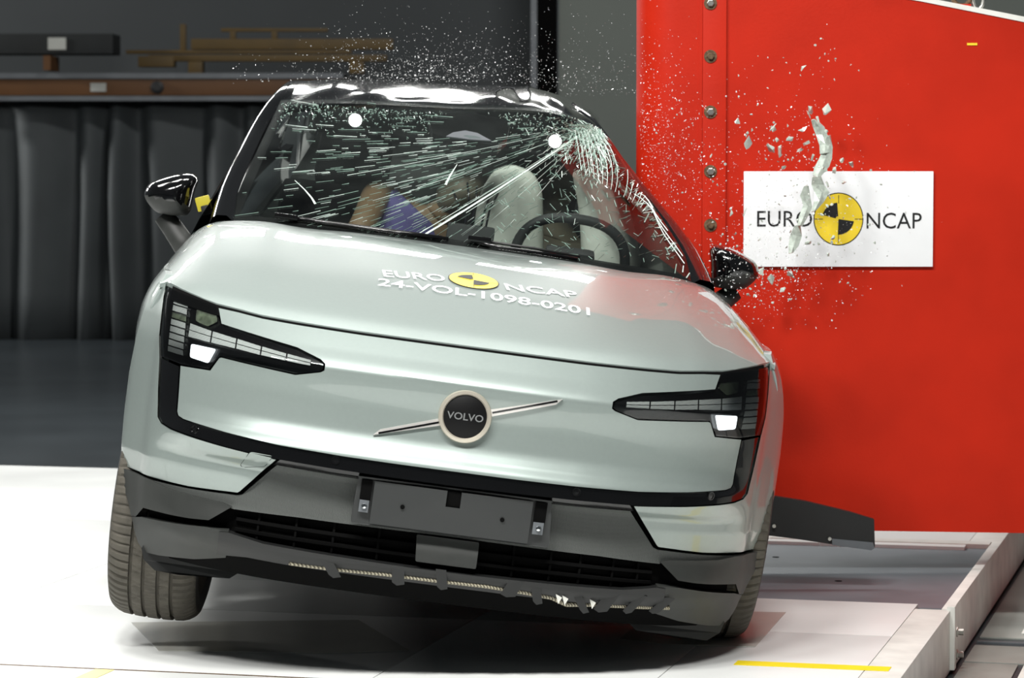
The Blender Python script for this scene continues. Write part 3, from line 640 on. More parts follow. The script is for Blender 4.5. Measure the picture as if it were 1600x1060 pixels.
# badge with diagonal bar
bd = empty('front_badge', (0, 0, 0), parent=car)
ex, ez = -.001, .7205; ey = F(0, .72) - .004
BM_ = Matrix.Translation((ex, ey, ez)) @ Matrix.Rotation(R(90), 4, 'X')
mb = MB(); mb.lathe([(.070, -.010), (.0705, .004), (.068, .011), (.060, .012), (.057, .008)], 56, BM_); mb.build('badge_ring', CHROME, bd, smooth=40)
mb = MB(); mb.lathe([(.0585, .006), (.055, .0085), (0, .0095)], 56, BM_); mb.build('badge_disc', BADGEBLK, bd, smooth=40)
vs, fs = text_tris('VOLVO', 1., bold=.015); xs_ = [v.x for v in vs]; ys_ = [v.y for v in vs]; a = .096 / (max(xs_) - min(xs_)); b = .019 / (max(ys_) - min(ys_)); mx = (max(xs_) + min(xs_)) / 2; my = (max(ys_) + min(ys_)) / 2
mb = MB(); mb.add([Vector((ex + (v.x - mx) * a, ey - .0105, ez + (v.y - my) * b)) for v in vs], fs); mb.build('badge_lettering', LETTERG, bd, fix=False)
d0, d1 = Vector((-.233, .643)), Vector((.247, .797)); dd = (d1 - d0).normalized(); nn_ = Vector((-dd.y, dd.x))
def bar(t0, t1, name):
    pts = []; W2 = .0095
    a_, b_ = d0.lerp(d1, t0), d0.lerp(d1, t1); p = [a_ + nn_ * W2, a_ - nn_ * W2, b_ - nn_ * W2, b_ + nn_ * W2]
    if t0 == 0: p[0] = a_ + dd * .02 + nn_ * W2 * .9; p[1] = a_ - nn_ * W2 * .2
    if t1 == 1: p[2] = b_ - dd * .02 - nn_ * W2 * .9; p[3] = b_ + nn_ * W2 * .2
    patch(name, [(q.x, q.y) for q in p], 'front', F, BADGEBAR, parent=bd, off=.007, thick=.008, step=.03)
    c0, c1 = a_ + dd * .014, b_ - dd * .014; q = [c0 + nn_ * .0025, c0 - nn_ * .0025, c1 - nn_ * .0025, c1 + nn_ * .0025]
    patch('bar_groove', [(k.x, k.y) for k in q], 'front', F, PIANO, parent=bd, off=.0078, thick=.001, step=.03)
bar(0, .375, 'badge_bar'); bar(.60, 1, 'badge_bar')

# decals on the bonnet
def on_hood(px, py):
    y = .7
    for _ in range(60):
        q = car_y(px, py, y); err = q.z - H(q.x, y)                     # step along the ray until it meets the bonnet
        y = min(1.1, max(.1, y + .9 * err / .35))
    return q.x, y
dec = empty('bonnet_decal', parent=car)
def hood_text(body, pA, pB, hgt, name):
    a_, b_ = Vector(on_hood(*pA)), Vector(on_hood(*pB)); d_ = b_ - a_; vs, fs = text_tris(body, 1., bold=.012); X = [v.x for v in vs]; Y = [v.y for v in vs]; k = d_.length / (max(X) - min(X)); u = d_.normalized(); n = Vector((-u.y, u.x)); kk = hgt / (max(Y) - min(Y))
    mb = MB(); V = []
    for v in vs: q = a_ + u * (v.x - min(X)) * k + n * (v.y - min(Y)) * kk; V.append(Vector((q.x, q.y, H(q.x, q.y) + .0014)))
    mb.add(V, fs); return mb.build(name, TEXTW, dec, fix=False)
hood_text('24-VOL-1098-0201', (590, 447), (922, 494), .062, 'white_lettering')
hood_text('EURO', (600, 433), (697, 441), .062, 'white_lettering'); hood_text('NCAP', (792, 454), (905, 467), .062, 'white_lettering')
c0 = Vector(on_hood(740, 439))
disc_logo(lambda u, v, l: Vector((c0.x + u, c0.y + v, H(c0.x + u, c0.y + v) + .0006 * l + .001)), dec, .072)

# ================================================================== THE CAR: sides, tail, roof, glass
for s in (1, -1):
    sill = .40
    patch('front_door', [(1.305, .99), (1.305, .60), (1.27, .42), (2.44, .42), (2.44, .995)], 'side', S, PAINT, side=s, step=(.05, .05), thick=.02)
    rarch = [(3.48 + .41 * math.cos(R(a)), .40 + .41 * math.sin(R(a))) for a in np.linspace(178, 2, 16)]
    patch('rear_door', [(2.447, .995), (2.447, .42), (3.03, .42), (3.06, .62), (3.25, .80), (3.30, 1.0)], 'side', S, PAINT, side=s, step=(.05, .05), thick=.02)
    patch('rear_quarter', [(3.306, 1.0), (3.256, .80), (3.066, .62), (3.035, .42)] + rarch + [(4.0, .42), (4.12, .60), (4.14, .80), (4.10, 1.0)], 'side', S, PAINT, side=s, step=(.05, .05), thick=.02)
    patch('sill_cladding', [(1.25, .415), (1.22, .24), (3.06, .24), (3.05, .415)], 'side', S, CLAD, side=s, step=(.06, .05), thick=.04)
    arc2 = [(3.48 + .415 * math.cos(R(a)), .40 + .415 * math.sin(R(a))) for a in np.linspace(178, 2, 16)]; arc3 = [(3.48 + .37 * math.cos(R(a)), .40 + .37 * math.sin(R(a))) for a in np.linspace(2, 178, 16)]
    patch('arch_trim', arc2 + arc3, 'side', S, CLAD, side=s, off=.006, step=.06, thick=.06)
    if s < 0: MB().box((s * .915, 2.28, .86), (.03, .2, .03), bev=.01).build('door_handle', PAINT, car, smooth=30)
    if s < 0: patch('front_side_window', [(1.42, 1.0), (2.40, 1.0), (2.40, 1.50), (2.22, 1.47), (2.0, 1.385), (1.7, 1.275), (1.48, 1.19)], 'side', SG, SIDEGLASS, side=s, step=.05, thick=.004)
    patch('rear_side_window', [(2.48, 1.0), (3.30, 1.0), (3.75, 1.32), (3.4, 1.50), (2.9, 1.535), (2.48, 1.52)], 'side', SG, SIDEGLASS, side=s, step=.05, thick=.004)
    patch('door_pillar', [(2.40, .99), (2.48, .99), (2.48, 1.54), (2.40, 1.53)], 'side', SG, GLOSSBLACK, side=s, step=.05, thick=.03, off=.002)
    patch('rear_pillar', [(3.30, .99), (4.12, .99), (4.05, 1.2), (3.75, 1.36)], 'side', SG, GLOSSBLACK, side=s, step=.05, thick=.03, off=.002)
    # windscreen pillar running into the roof rail
    ys = [1.17, 1.25, 1.4, 1.55, 1.7, 1.85, 2.0, 2.1, 2.2, 2.3, 2.45, 2.7, 2.9, 3.15, 3.4, 3.65, 3.9, 4.1]
    mb = MB(); rings = []
    for y in ys:
        x, z = railx(y), railz(y); wI = .045 if y < 2.2 else .05
        sec = [(0, 0), (-.004, .014), (-.016, .022), (-wI, .024), (-wI - .02, .010), (-wI - .012, -.022), (-.01, -.03), (.006, -.014)]
        rings.append([D((s * (x + a), y + (.018 if b < 0 else 0), z + b)) for a, b in sec])
    n = 8; vs = [q for r_ in rings for q in r_]; fs = [(i * n + k, i * n + (k + 1) % n, (i + 1) * n + (k + 1) % n, (i + 1) * n + k) for i in range(len(ys) - 1) for k in range(n)]
    mb.add(vs, fs); mb.build('roof_pillar', GLOSSBLACK, car, smooth=60)
# tail
yt = spl([(.2, 4.05), (.45, 4.20), (.7, 4.22), (.95, 4.18), (1.2, 4.05), (1.5, 3.75)])
patch('tailgate', [(-.72, .3), (.72, .3), (.78, .6), (.76, .95), (.60, 1.2), (.5, 1.42), (-.5, 1.42), (-.60, 1.2), (-.76, .95), (-.78, .6)], 'rear', lambda x, z: yt(z) - .25 * abs(x / .8) ** 3, PAINT, step=.08, thick=.03)
# roof
zc_ = spl([(1.93, 1.546), (1.96, 1.556), (2.1, 1.583), (2.25, 1.608), (2.4, 1.624), (2.6, 1.632), (3.0, 1.622), (3.4, 1.58), (3.8, 1.46), (3.95, 1.38)])
def roofp(a, b):
    y = 1.95 + .11 * a * a + (3.9 - 1.95 - .11 * a * a) * b; xe = railx(y) - .035; x = a * xe; ze = railz(y) + .018
    yy = 1.95 + (3.9 - 1.95) * b
    t = abs(a); z = zc_(yy) + (ze - zc_(yy)) * (.55 * t ** 2 + .45 * t ** 4)
    wr = .006 * math.exp(-(b / .22) ** 2) * (math.sin(9 * a + 14 * b) + .7 * math.sin(21 * a - 9 * b)) * sstep(.0, .06, b)     # buckled skin
    return Vector((x, y, z + wr))
grid('roof_panel', roofp, 72, 60, GLOSSBLACK, thick=.02)
# windscreen
def ws(a, b):
    bot = Vector((.725 * a, 1.045 + .15 * a * a, 1.128 - .012 * a * a)); top = Vector((.625 * a, 1.945 + .11 * a * a, 1.553 - .052 * a * a))
    p = bot.lerp(top, b); k = 4 * b * (1 - b) * (1 - a * a * .8); return p + Vector((0, -.014 * k, .030 * k))
wsc = grid('windscreen', ws, 40, 24, WSGLASS)
wsc['label'] = 'windscreen with radiating cracks'
def wspatch(name, fn4, na, nb, material, off, a0, a1, b0, b1):
    def g(a, b):
        A_, B_ = fn4(a, b); p = D(ws(A_, B_)); e = 2e-3
        n = (D(ws(A_ + e, B_)) - D(ws(A_ - e, B_))).cross(D(ws(A_, B_ + e)) - D(ws(A_, B_ - e))).normalized(); return p + n * off
    return grid(name, g, na, nb, material, parent=wsc, deform=False, a0=a0, a1=a1, b0=b0, b1=b1)
ident = lambda a, b: (a, b)
wspatch('black_border', ident, 40, 3, FRIT, -.003, -1, 1, -.03, .045)
wspatch('black_border', ident, 40, 3, FRIT, -.003, -1, 1, .965, 1.0)
wspatch('black_border', ident, 2, 20, FRIT, -.003, -1, -.955, 0, 1); wspatch('black_border', ident, 2, 20, FRIT, -.003, .955, 1, 0, 1)
def px_ws(px, py):                                        # pixel to windscreen coordinates (Newton)
    a, b = (px - 720) / 340, .5
    for _ in range(12):
        p = project(D(ws(a, b))); ex_, ey_ = p[0] - px, p[1] - py
        if abs(ex_) + abs(ey_) < .05: break
        h = 1e-3; pa = project(D(ws(a + h, b))); pb = project(D(ws(a, b + h)))
        j = [[(pa[0] - p[0]) / h, (pb[0] - p[0]) / h], [(pa[1] - p[1]) / h, (pb[1] - p[1]) / h]]; det = j[0][0] * j[1][1] - j[0][1] * j[1][0]
        a -= (j[1][1] * ex_ - j[0][1] * ey_) / det; b -= (-j[1][0] * ex_ + j[0][0] * ey_) / det
        a = max(-1.3, min(1.3, a)); b = max(-.3, min(1.3, b))
    return a, b
def wsn(a, b):
    e = 2e-3; return (D(ws(a + e, b)) - D(ws(a - e, b))).cross(D(ws(a, b + e)) - D(ws(a, b - e))).normalized()
# sensor housing behind the glass
def quadws(name, poly, off, th, material, parent):
    mb = MB(); P = [px_ws(*p) for p in poly]; n = len(P); vs = []
    for o_ in (off, off - th): vs += [D(ws(a, b)) + wsn(a, b) * o_ for a, b in P]
    tris = tessellate_polygon([[Vector((a, b, 0)) for a, b in P]])
    mb.add(vs, [tuple(t) for t in tris] + [tuple(i + n for i in t) for t in tris] + [(i, (i + 1) % n, (i + 1) % n + n, i + n) for i in range(n)]); return mb.build(name, material, parent)
quadws('sensor_housing', [(668, 176), (735, 174), (797, 187), (793, 212), (778, 226), (740, 220), (700, 215), (676, 206)], -.004, .03, FRIT, wsc)
quadws('rear_view_mirror', [(697, 213), (708, 207), (727, 204), (746, 208), (768, 220), (735, 218)], .0005, .004, GREYST, wsc)

# cracks: thin ribbons lying on the glass
class Rib:
    def __init__(s): s.mb = MB()
    def line(s, pts, w0, w1=None):
        w1 = w0 if w1 is None else w1; P = []
        mx_, my_ = pts[len(pts) // 2]
        if ((mx_ - 733) / 64) ** 2 + ((my_ - 199) / 24) ** 2 < 1 and w0 < .0035: return
        for x, y in pts:
            a, b = px_ws(x, y)
            if abs(a) > .985 or b < .01 or b > .99: 
                if len(P) > 1: break
                P = []; continue
            P.append((D(ws(a, b)), wsn(a, b)))
        if len(P) < 2: return
        vs = []; n = len(P)
        for i, (p, nn) in enumerate(P):
            t = (P[min(i + 1, n - 1)][0] - P[max(i - 1, 0)][0]).normalized(); sd = t.cross(nn).normalized(); w_ = (w0 + (w1 - w0) * i / (n - 1)) / 2
            vs += [p + nn * .002 - sd * w_, p + nn * .0035, p + nn * .002 + sd * w_]
        fs = []
        for i in range(n - 1): fs += [(3 * i, 3 * i + 1, 3 * i + 4, 3 * i + 3), (3 * i + 1, 3 * i + 2, 3 * i + 5, 3 * i + 4)]
        s.mb.add(vs, fs)
cr = Rib(); cg = Rib(); rc = random.Random(5)
O = (934, 192)
def ray_pt(ang, r, bend): # angle from straight left, positive is down
    a = R(ang + bend * r / 400); return O[0] - r * math.cos(a), O[1] + r * math.sin(a)
PM = .0021                                               # metres per pixel at the glass
def inside(x, y): return 150 < y < 440
# dashed long rays to the left
for k in range(600):
    ang = rc.triangular(-2, 56, 20); r0 = rc.triangular(60, 570, 270); L_ = rc.triangular(3, 48, 9); bend = rc.uniform(-7, -2)
    pts = [ray_pt(ang, r0 + L_ * i / 3, bend) for i in range(4)]
    (cr if rc.random() < .35 else cg).line(pts, PM * rc.triangular(.2, 1.4, .3), PM * .2)
# continuous rays
for ang, r1, wd, bend in ((35, 345, 3.4, -2.5), (33.5, 330, 1.4, -2), (37, 250, 1.2, -4), (23, 300, .7, -4), (14, 400, .6, -2), (45, 170, 1.0, -5), (52, 150, 1.0, -4), (41, 160, 1.0, -3)):
    cr.line([ray_pt(ang, 40 + (r1 - 40) * i / 14, bend) for i in range(15)], PM * wd * .6, PM * wd)
# crushed, whitened glass round the impact
for k in range(900):
    ang = rc.uniform(5, 115); r0 = abs(rc.gauss(0, 48)) + 4; L_ = rc.uniform(2, 12); x, y = ray_pt(ang, r0, 0); a = R(rc.gauss(180 - ang, 35))
    (cg if rc.random() < .7 else cr).line([(x, y), (x + L_ * math.cos(a), y + L_ * math.sin(a))], PM * rc.uniform(.4, 1.3))
# long arcs hanging along the right edge
for k in range(15):
    f_ = k / 14; A_, B_, C_ = Vector((898 + 68 * f_, 205 + 6 * f_)), Vector((905 + 136 * f_ ** 1.2, 240 + 22 * f_)), Vector((908 + 92 * f_, 268 + 58 * f_))
    cr.line([tuple(A_ * (1 - t) ** 2 + B_ * 2 * t * (1 - t) + C_ * t * t) for t in [i / 12 for i in range(13)]], PM * rc.uniform(.8, 1.7), PM * .8)
for k in range(150):                                    # rungs between the arcs and the pillar
    t = rc.random(); cx = 985 + 90 * t + rc.gauss(0, 14); cy = 250 + 165 * t ** 1.1 + rc.gauss(0, 16); L_ = rc.uniform(6, 22); a = R(rc.gauss(-25, 25))
    (cr if rc.random() < .5 else cg).line([(cx + L_ * (i - 1) / 2 * math.cos(a), cy + L_ * (i - 1) / 2 * math.sin(a)) for i in range(3)], PM * rc.uniform(.6, 1.8))
for k in range(6):
    pts = [(1000 + 76 * t + 5 * math.sin(7 * t + k) + k * 4 - 10, 300 + 112 * t ** 1.2 + 4 * math.cos(5 * t + k)) for t in [i / 10 for i in range(11)]]
    cr.line(pts, PM * 1.5)
for k in range(260):                                    # fine net over the driver's side
    cx = rc.uniform(770, 1050); cy = rc.uniform(260, 410); L_ = rc.uniform(4, 16); a = R(rc.choice((-25, -35, 60, 20)) + rc.gauss(0, 14))
    cg.line([(cx + L_ * i / 2 * math.cos(a), cy + L_ * i / 2 * math.sin(a)) for i in range(3)], PM * rc.uniform(.3, .8))
for k in range(900):                                    # crushed glass along the top edge
    cx = rc.uniform(428, 960); cy = 158 + 12 * math.sin((cx - 428) / 200) + abs(rc.gauss(0, 16)) + 14 * (cx - 428) / 500; L_ = rc.uniform(1.2, 4); a = R(rc.gauss(0, 60))
    cg.line([(cx, cy), (cx + L_ * math.cos(a), cy + L_ * math.sin(a))], PM * rc.uniform(.5, 1.3))
tag(cr.mb.build('crack_lines', CRACK, wsc, fix=False), kind='stuff'); tag(cg.mb.build('fine_cracks', CRACK2, wsc, fix=False), kind='stuff')
for P_, wd in (([(461, 283), (476, 297), (487, 310), (493, 320)], 3.2), ([(714, 258), (709, 266), (703, 276), (696, 290)], 3.6)):
    r_ = Rib(); r_.line(P_, PM * 1.2, PM * wd); r_.mb.build('glass_sliver', CRACK, wsc, fix=False)
# scuttle under the windscreen and wipers
def scut(a, b): x = .76 * a; y = yr(abs(x)) - .01 + .06 * b + .0 * a; return Vector((x, y, zr(abs(x)) - .012 + .004 * b))
grid('scuttle_panel', scut, 40, 3, PIANO, thick=.01)
def wiper(pts, blade, blk):
    w_ = empty('wiper', parent=car)
    V = [D(ws(*px_ws(*p))) + wsn(*px_ws(*p)) * .012 for p in pts]; mb = MB(); mb.tube(V, .006, 6); mb.build('wiper_arm', PIANO, w_, smooth=True)
    V = [D(ws(*px_ws(*p))) + wsn(*px_ws(*p)) * .008 for p in blade]; mb = MB(); mb.tube(V, .004, 6); mb.build('wiper_blade', DARKPL, w_, smooth=True)
    a, b = px_ws(*blk); q = D(ws(a, b)) + wsn(a, b) * .016; MB().box(q, (.07, .03, .018), bev=.006).build('wiper_pivot', PIANO, w_, smooth=30)
wiper([(735, 381), (780, 392), (840, 400), (900, 410)], [(745, 379), (830, 391), (905, 405)], (748, 381))
wiper([(440, 345), (500, 352), (600, 366), (700, 379)], [(450, 342), (560, 357), (690, 374)], (448, 346))

# door mirrors
def dome(outline, rings, c, fy):                         # swell an outline towards the front
    n = len(outline); mb = MB(); vs = []
    for sc_, dy in rings: vs += [fy(c[0] + (x - c[0]) * sc_, c[1] + (z - c[1]) * sc_, dy) for x, z in outline]
    fs = [(i * n + k, i * n + (k + 1) % n, (i + 1) * n + (k + 1) % n, (i + 1) * n + k) for i in range(len(rings) - 1) for k in range(n)]
    vs.append(fy(c[0], c[1], rings[-1][1])); m_ = len(vs) - 1; b0 = (len(rings) - 1) * n
    fs += [(b0 + k, b0 + (k + 1) % n, m_) for k in range(n)] + [tuple(range(n))]
    return vs, fs
mo = [(-1.003, 1.146), (-.992, 1.182), (-.950, 1.205), (-.912, 1.221), (-.876, 1.231), (-.850, 1.230), (-.837, 1.213), (-.845, 1.173), (-.849, 1.115), (-.862, 1.096), (-.912, 1.090), (-.957, 1.094), (-.988, 1.122)]
mo = round_poly(mo, .02, 3)
def mirror(s, dx, dz, tilt):
    mr = empty('door_mirror', parent=car)
    def fy(x, z, dy):
        X, Z = (x + .92), (z - 1.16); c, q = math.cos(tilt), math.sin(tilt)
        return Vector((s * (-.92 + X * c - Z * q) + dx, 1.64 + dy - .18 * abs(x + .845) * 0 + .30 * max(0, -(x + .845)) * .4, 1.16 + X * q + Z * c + dz))
    rings = [(.97, .03), (1.0, .0), (.985, -.03), (.93, -.06), (.82, -.085), (.62, -.105), (.35, -.116), (.12, -.12)]
    vs, fs = dome(mo, rings, (-.915, 1.163), fy)
    seam = lambda x: 1.140 - .42 * 0 + (-(x + .92)) * .12
    mo_vs, _ = dome(mo, rings, (-.915, 1.163), lambda x, z, d: Vector((x, d, z)))
    low = [f for f in fs if sum(mo_vs[i].z for i in f) / len(f) < 1.139 + (-.92 - sum(mo_vs[i].x for i in f) / len(f)) * .10]
    lows = set(low)
    mb = MB(); mb.add(vs, [f for f in fs if f not in lows]); mb.build('mirror_cap', GLOSSBLACK, mr, smooth=True)
    mb = MB(); mb.add(vs, low); mb.build('mirror_base', CLAD, mr, smooth=True)
    T = lambda x, y, z: Vector((s * x + dx, y, z + dz))
    mb = MB(); mb.tube([T(-.935, 1.64, 1.088), T(-.90, 1.635, 1.055), T(-.868, 1.62, 1.02), T(-.84, 1.60, .985)], [.030, .034, .036, .035], 10); mb.build('mirror_stalk', CLAD, mr, smooth=True)
    return mr
ml = mirror(1, 0, 0, 0)
mrr = mirror(-1, -.055, .005, R(-4))
ym = car_y(318, 318, 1.56)
tr = empty('test_sensor', parent=car)
mb = MB(); mb.box(ym, (.045, .03, .045), Matrix.Rotation(R(-22), 3, 'Y'), bev=.006); mb.build('yellow_case', SENSY, tr, smooth=30)
mb = MB(); mb.box(ym + Vector((.012, -.012, -.018)), (.03, .02, .03), Matrix.Rotation(R(-22), 3, 'Y'), bev=.004); mb.build('sensor_mount', DARKPL, tr, smooth=30)
tr['label'] = 'small yellow sensor beside the mirror'

# wheels
def wheel(c, steer, spin):
    wl = empty('wheel', c, (0, 0, steer), parent=car)
    Rr = .350; W2 = .1225
    g = [-.058, -.021, .021, .058]; gw = .0048
    prof = [(.235, -.100), (.262, -.118), (.30, -.1275), (.320, -.1235)]; kinds = [0] * 4
    pts = []
    def rad(x): return Rr - 17 * max(0, abs(x) - .078) ** 2.2 - .6 * x * x
    edges = [-.118, -.112, -.100, -.085, -.0665] ; xs = edges[:]
    for gx in g: xs += [gx - gw - .0006, gx - gw + .0006, gx + gw - .0006, gx + gw + .0006]
    mids = [-.04, 0, .04]; xs += mids + [.0665, .085, .100, .112, .118]; xs.sort()
    for x in xs:
        ing = any(abs(x - gx) < gw for gx in g); r_ = rad(x) - (.011 if ing else 0)
        kd = 1 if abs(x) > .0632 else (2 if (abs(x) > .03) else 3)
        if ing: kd = 0
        prof.append((r_, x)); kinds.append(kd)
    prof += [(.320, .1235), (.30, .1275), (.262, .118), (.235, .100)]; kinds += [0] * 4
    N = 78 * 4
    def rf(i, k, r_):
        kd = kinds[k]
        if kd == 1 and i % 4 == 0: return r_ - .006
        if kd == 2 and (i + (2 if prof[k][1] > 0 else 0) + int(abs(prof[k][1]) * 300)) % 8 == 0: return r_ - .005
        if kd == 3 and (i + int(prof[k][1] * 400)) % 4 == 0: return r_ - .004
        return r_
    rot = Matrix.Rotation(spin, 4, 'X') @ Matrix.Rotation(R(90), 4, 'Y')
    mb = MB(); mb.lathe(prof, N, rot, rf); mb.build('tyre', RUBBER, wl, smooth=35)
    mb = MB(); mb.lathe([(.238, -.10), (.232, -.105), (.222, -.09), (.215, -.03), (.215, .06), (.225, .098), (.238, .10)], 48, rot); mb.build('rim', RIMM, wl, smooth=50)
    for side in (-1, 1):
        mb = MB(); mb.lathe([(.316, side * .1247), (.30, side * .1287), (.28, side * .126), (.262, side * .1192)], 64, rot); mb.build('sidewall_band', RUBBERDK, wl, smooth=True)
    mb = MB(); mb.lathe([(0, -.02), (.14, -.02), (.16, -.01), (.16, .01), (0, .01)], 40, rot); mb.build('brake_disc', GREYST, wl, smooth=40)
    so = 1 if c[0] > 0 else -1
    for k in range(5):
        m_ = Matrix.Rotation(2 * math.pi * k / 5 + spin, 3, 'X'); mb = MB()
        mb.add([m_ @ Vector((so * x, y, z)) for x, y, z in ((.06, -.035, .03), (.06, .035, .03), (.085, .028, .215), (.085, -.028, .215), (.03, -.035, .03), (.03, .035, .03), (.05, .028, .215), (.05, -.028, .215))], [(0, 1, 2, 3), (7, 6, 5, 4), (0, 4, 5, 1), (1, 5, 6, 2), (2, 6, 7, 3), (3, 7, 4, 0)]); mb.build('spoke', RIMM, wl)
    mb = MB(); mb.lathe([(0, .07), (.04, .065), (.05, .03), (0, .03)], 24, Matrix.Rotation(R(90 * so), 4, 'Y')); mb.build('hub_cap', RIMM, wl, smooth=40)
    return wl
w1 = wheel((-.762, .83, .312), R(-4), .2); w1['label'] = 'lifted left front wheel'
w2 = wheel((.806, .83, .462), R(-3), .5); w2['label'] = 'right front wheel pressed on the deck'
wheel((-.80, 3.48, .33), 0, .3); wheel((.80, 3.48, .46), 0, .7)
# underbody
MB().box((0, 2.2, .30), (1.30, 3.3, .12), bev=.03).build('underbody', VOID, car, smooth=30)
MB().box((0, .72, .36), (1.05, 1.0, .24), bev=.03).build('front_subframe', VOID, car, smooth=30)
for c in ((0, 1.22, .80),): MB().box(c, (1.5, .04, .62)).build('bulkhead', VOID, car)
MB().box((0, 3.9, .62), (1.3, .06, .6)).build('boot_floor', VOID, car)

# ================================================================== cabin
def cyl(mb, a, b, r): mb.tube([a, b], r, 12)
mb = MB()
prof = [(1.20, 1.085), (1.35, 1.10), (1.55, 1.085), (1.68, 1.04), (1.72, .96), (1.66, .82), (1.25, .80)]
mb.prism(prof, lambda u, v, d: Vector((-.70 + d, u, v)), 1.36); mb.build('dashboard', DASHM, car, smooth=25)
# steering wheel with flattened rim
swc = car_y(888, 416, 1.76); swl = empty('steering_wheel', swc, (R(-24), 0, 0), parent=car)
pts = [Vector((.178 * math.copysign(abs(math.cos(a)) ** .8, math.cos(a)), 0, .168 * math.copysign(abs(math.sin(a)) ** .8, math.sin(a)))) for a in [2 * math.pi * k / 48 for k in range(48)]]
mb = MB(); mb.tube(pts, .0165, 10, closed=True); mb.build('wheel_rim', DASHM, swl, smooth=True)
MB().box((0, .02, -.01), (.16, .05, .12), bev=.02).build('hub_pad', DASHM, swl, smooth=30)
for sx in (-1, 1): MB().box((sx * .12, .015, -.02), (.13, .025, .05), bev=.01).build('wheel_spoke', DASHM, swl, smooth=30)
mb = MB(); mb.tube([(0, .03, 0), (0, .28, -.05)], .04, 10); mb.build('steering_column', DASHM, swl)
swl.rotation_euler = (R(24), 0, 0)
for ob in swl.children:
    if ob.name.startswith('steering_column'): ob.rotation_euler = (0, 0, math.pi)
# centre display with test wiring
q = car_y(735, 366, 1.66); dsp = empty('centre_display', q, parent=car)
MB().box((0, 0, -.02), (.15, .03, .10), bev=.012).build('display_case', DASHM, dsp, smooth=30)
for k, (dx, h) in enumerate(((-.05, .10), (-.02, .13), (.0, .12), (.03, .09), (.045, .11))):
    mb = MB(); mb.tube([(dx, -.01, .03), (dx + .004, -.012, .03 + h * .5), (dx + .012 * (k - 2), -.01, .03 + h)], .0035, 6); mb.build('test_wire', PIANO, dsp, smooth=True)
def seat(cx, m_, dx=0):
    st = empty('front_seat', (cx, 2.35, .45), parent=car)
    MB().box((0, -.05, .12), (.50, .50, .18), bev=.06).build('seat_cushion', m_, st, smooth=40)
    mb = MB(); mb.box((0, .30, .48), (.48, .16, .64), Matrix.Rotation(R(-14), 3, 'X'), bev=.06); mb.build('seat_back', m_, st, smooth=40)
    mb = MB(); mb.box((0, .42, .88), (.26, .10, .18), Matrix.Rotation(R(-8), 3, 'X'), bev=.04); mb.build('head_rest', m_, st, smooth=40)
seat(-.36, SEATM); seat(.30, SEATM)
MB().box((0, 3.35, .85), (1.2, .18, .65), bev=.06).build('rear_seat', SEATM, car, smooth=40)
MB().box((0, 2.6, .42), (1.3, 1.9, .04)).build('cabin_floor', VOID, car)
# airbags
def blob(name, outline, c, y, depth, m_, rot=None):
    rings = [(.10, depth * .5), (.5, depth * .46), (.80, depth * .34), (.95, depth * .16), (1.0, 0), (.95, -depth * .16), (.80, -depth * .34), (.5, -depth * .46), (.12, -depth * .5)]
    rr = random.Random(len(outline)); n = len(outline); vs = []
    for sc_, dy in rings: vs += [Vector((c[0] + (x - c[0]) * sc_, y + dy + .008 * math.sin(14 * x + 9 * z), c[1] + (z - c[1]) * sc_)) for x, z in outline]
    fs = [(i * n + k, i * n + (k + 1) % n, (i + 1) * n + (k + 1) % n, (i + 1) * n + k) for i in range(len(rings) - 1) for k in range(n)] + [tuple(range(n)), tuple((len(rings) - 1) * n + k for k in range(n))]
    mb = MB(); mb.add(vs, fs); return mb.build(name, m_, car, smooth=True)
def pxo(pts, y): 
    P = [car_y(a, b, y) for a, b in pts]; P = [(p.x, p.z) for p in P]; P = round_poly(P, .05, 4); c = (sum(p[0] for p in P) / len(P), sum(p[1] for p in P) / len(P)); return P, c
P, c = pxo([(772, 265), (800, 255), (835, 270), (848, 300), (850, 420), (745, 420), (740, 350), (750, 300)], 2.15); blob('centre_airbag', P, c, 2.15, .22, AIRBAG)
P, c = pxo([(893, 268), (915, 262), (945, 285), (965, 290), (988, 318), (1008, 370), (1020, 430), (910, 440), (905, 330)], 2.05); blob('side_curtain_airbag', P, c, 2.05, .16, AIRBAG)
patch('door_frame_trim', [(1.40, .99), (2.02, .99), (2.02, 1.37), (1.7, 1.275), (1.48, 1.19)], 'side', SG, FRIT, side=1, off=-.012, thick=.03, step=.05)
patch('window_curtain_airbag', round_poly([(2.0, 1.02), (2.95, 1.02), (2.95, 1.46), (2.25, 1.45), (2.05, 1.36)], .05), 'side', SG, AIRBAG, side=1, off=-.05, thick=.05, step=.05)
for nm, (px, py), y in (('cabin_lamp', (555, 188), 2.15), ('cabin_lamp', (867, 221), 2.15)):
    q = car_y(px, py, y); g_ = empty(nm, q, parent=car); g_['label'] = 'small bright round test lamp'
    mb = MB(); mb.lathe([(0, .0), (.019, .0), (.021, .004), (.019, .008), (0, .008)], 24, Matrix.Rotation(R(90), 4, 'X')); mb.build('lamp_disc', LAMPBURN, g_)
    mb = MB(); mb.lathe([(.0, -.002), (.027, -.002), (.027, .003), (.0225, .003), (.0225, -.001)], 24, Matrix.Rotation(R(90), 4, 'X')); mb.build('lamp_housing', DASHM, g_)
    mb = MB(); mb.tube([(0, .01, .02), (0, .02, .08)], .005, 6); mb.build('lamp_bracket', DASHM, g_)

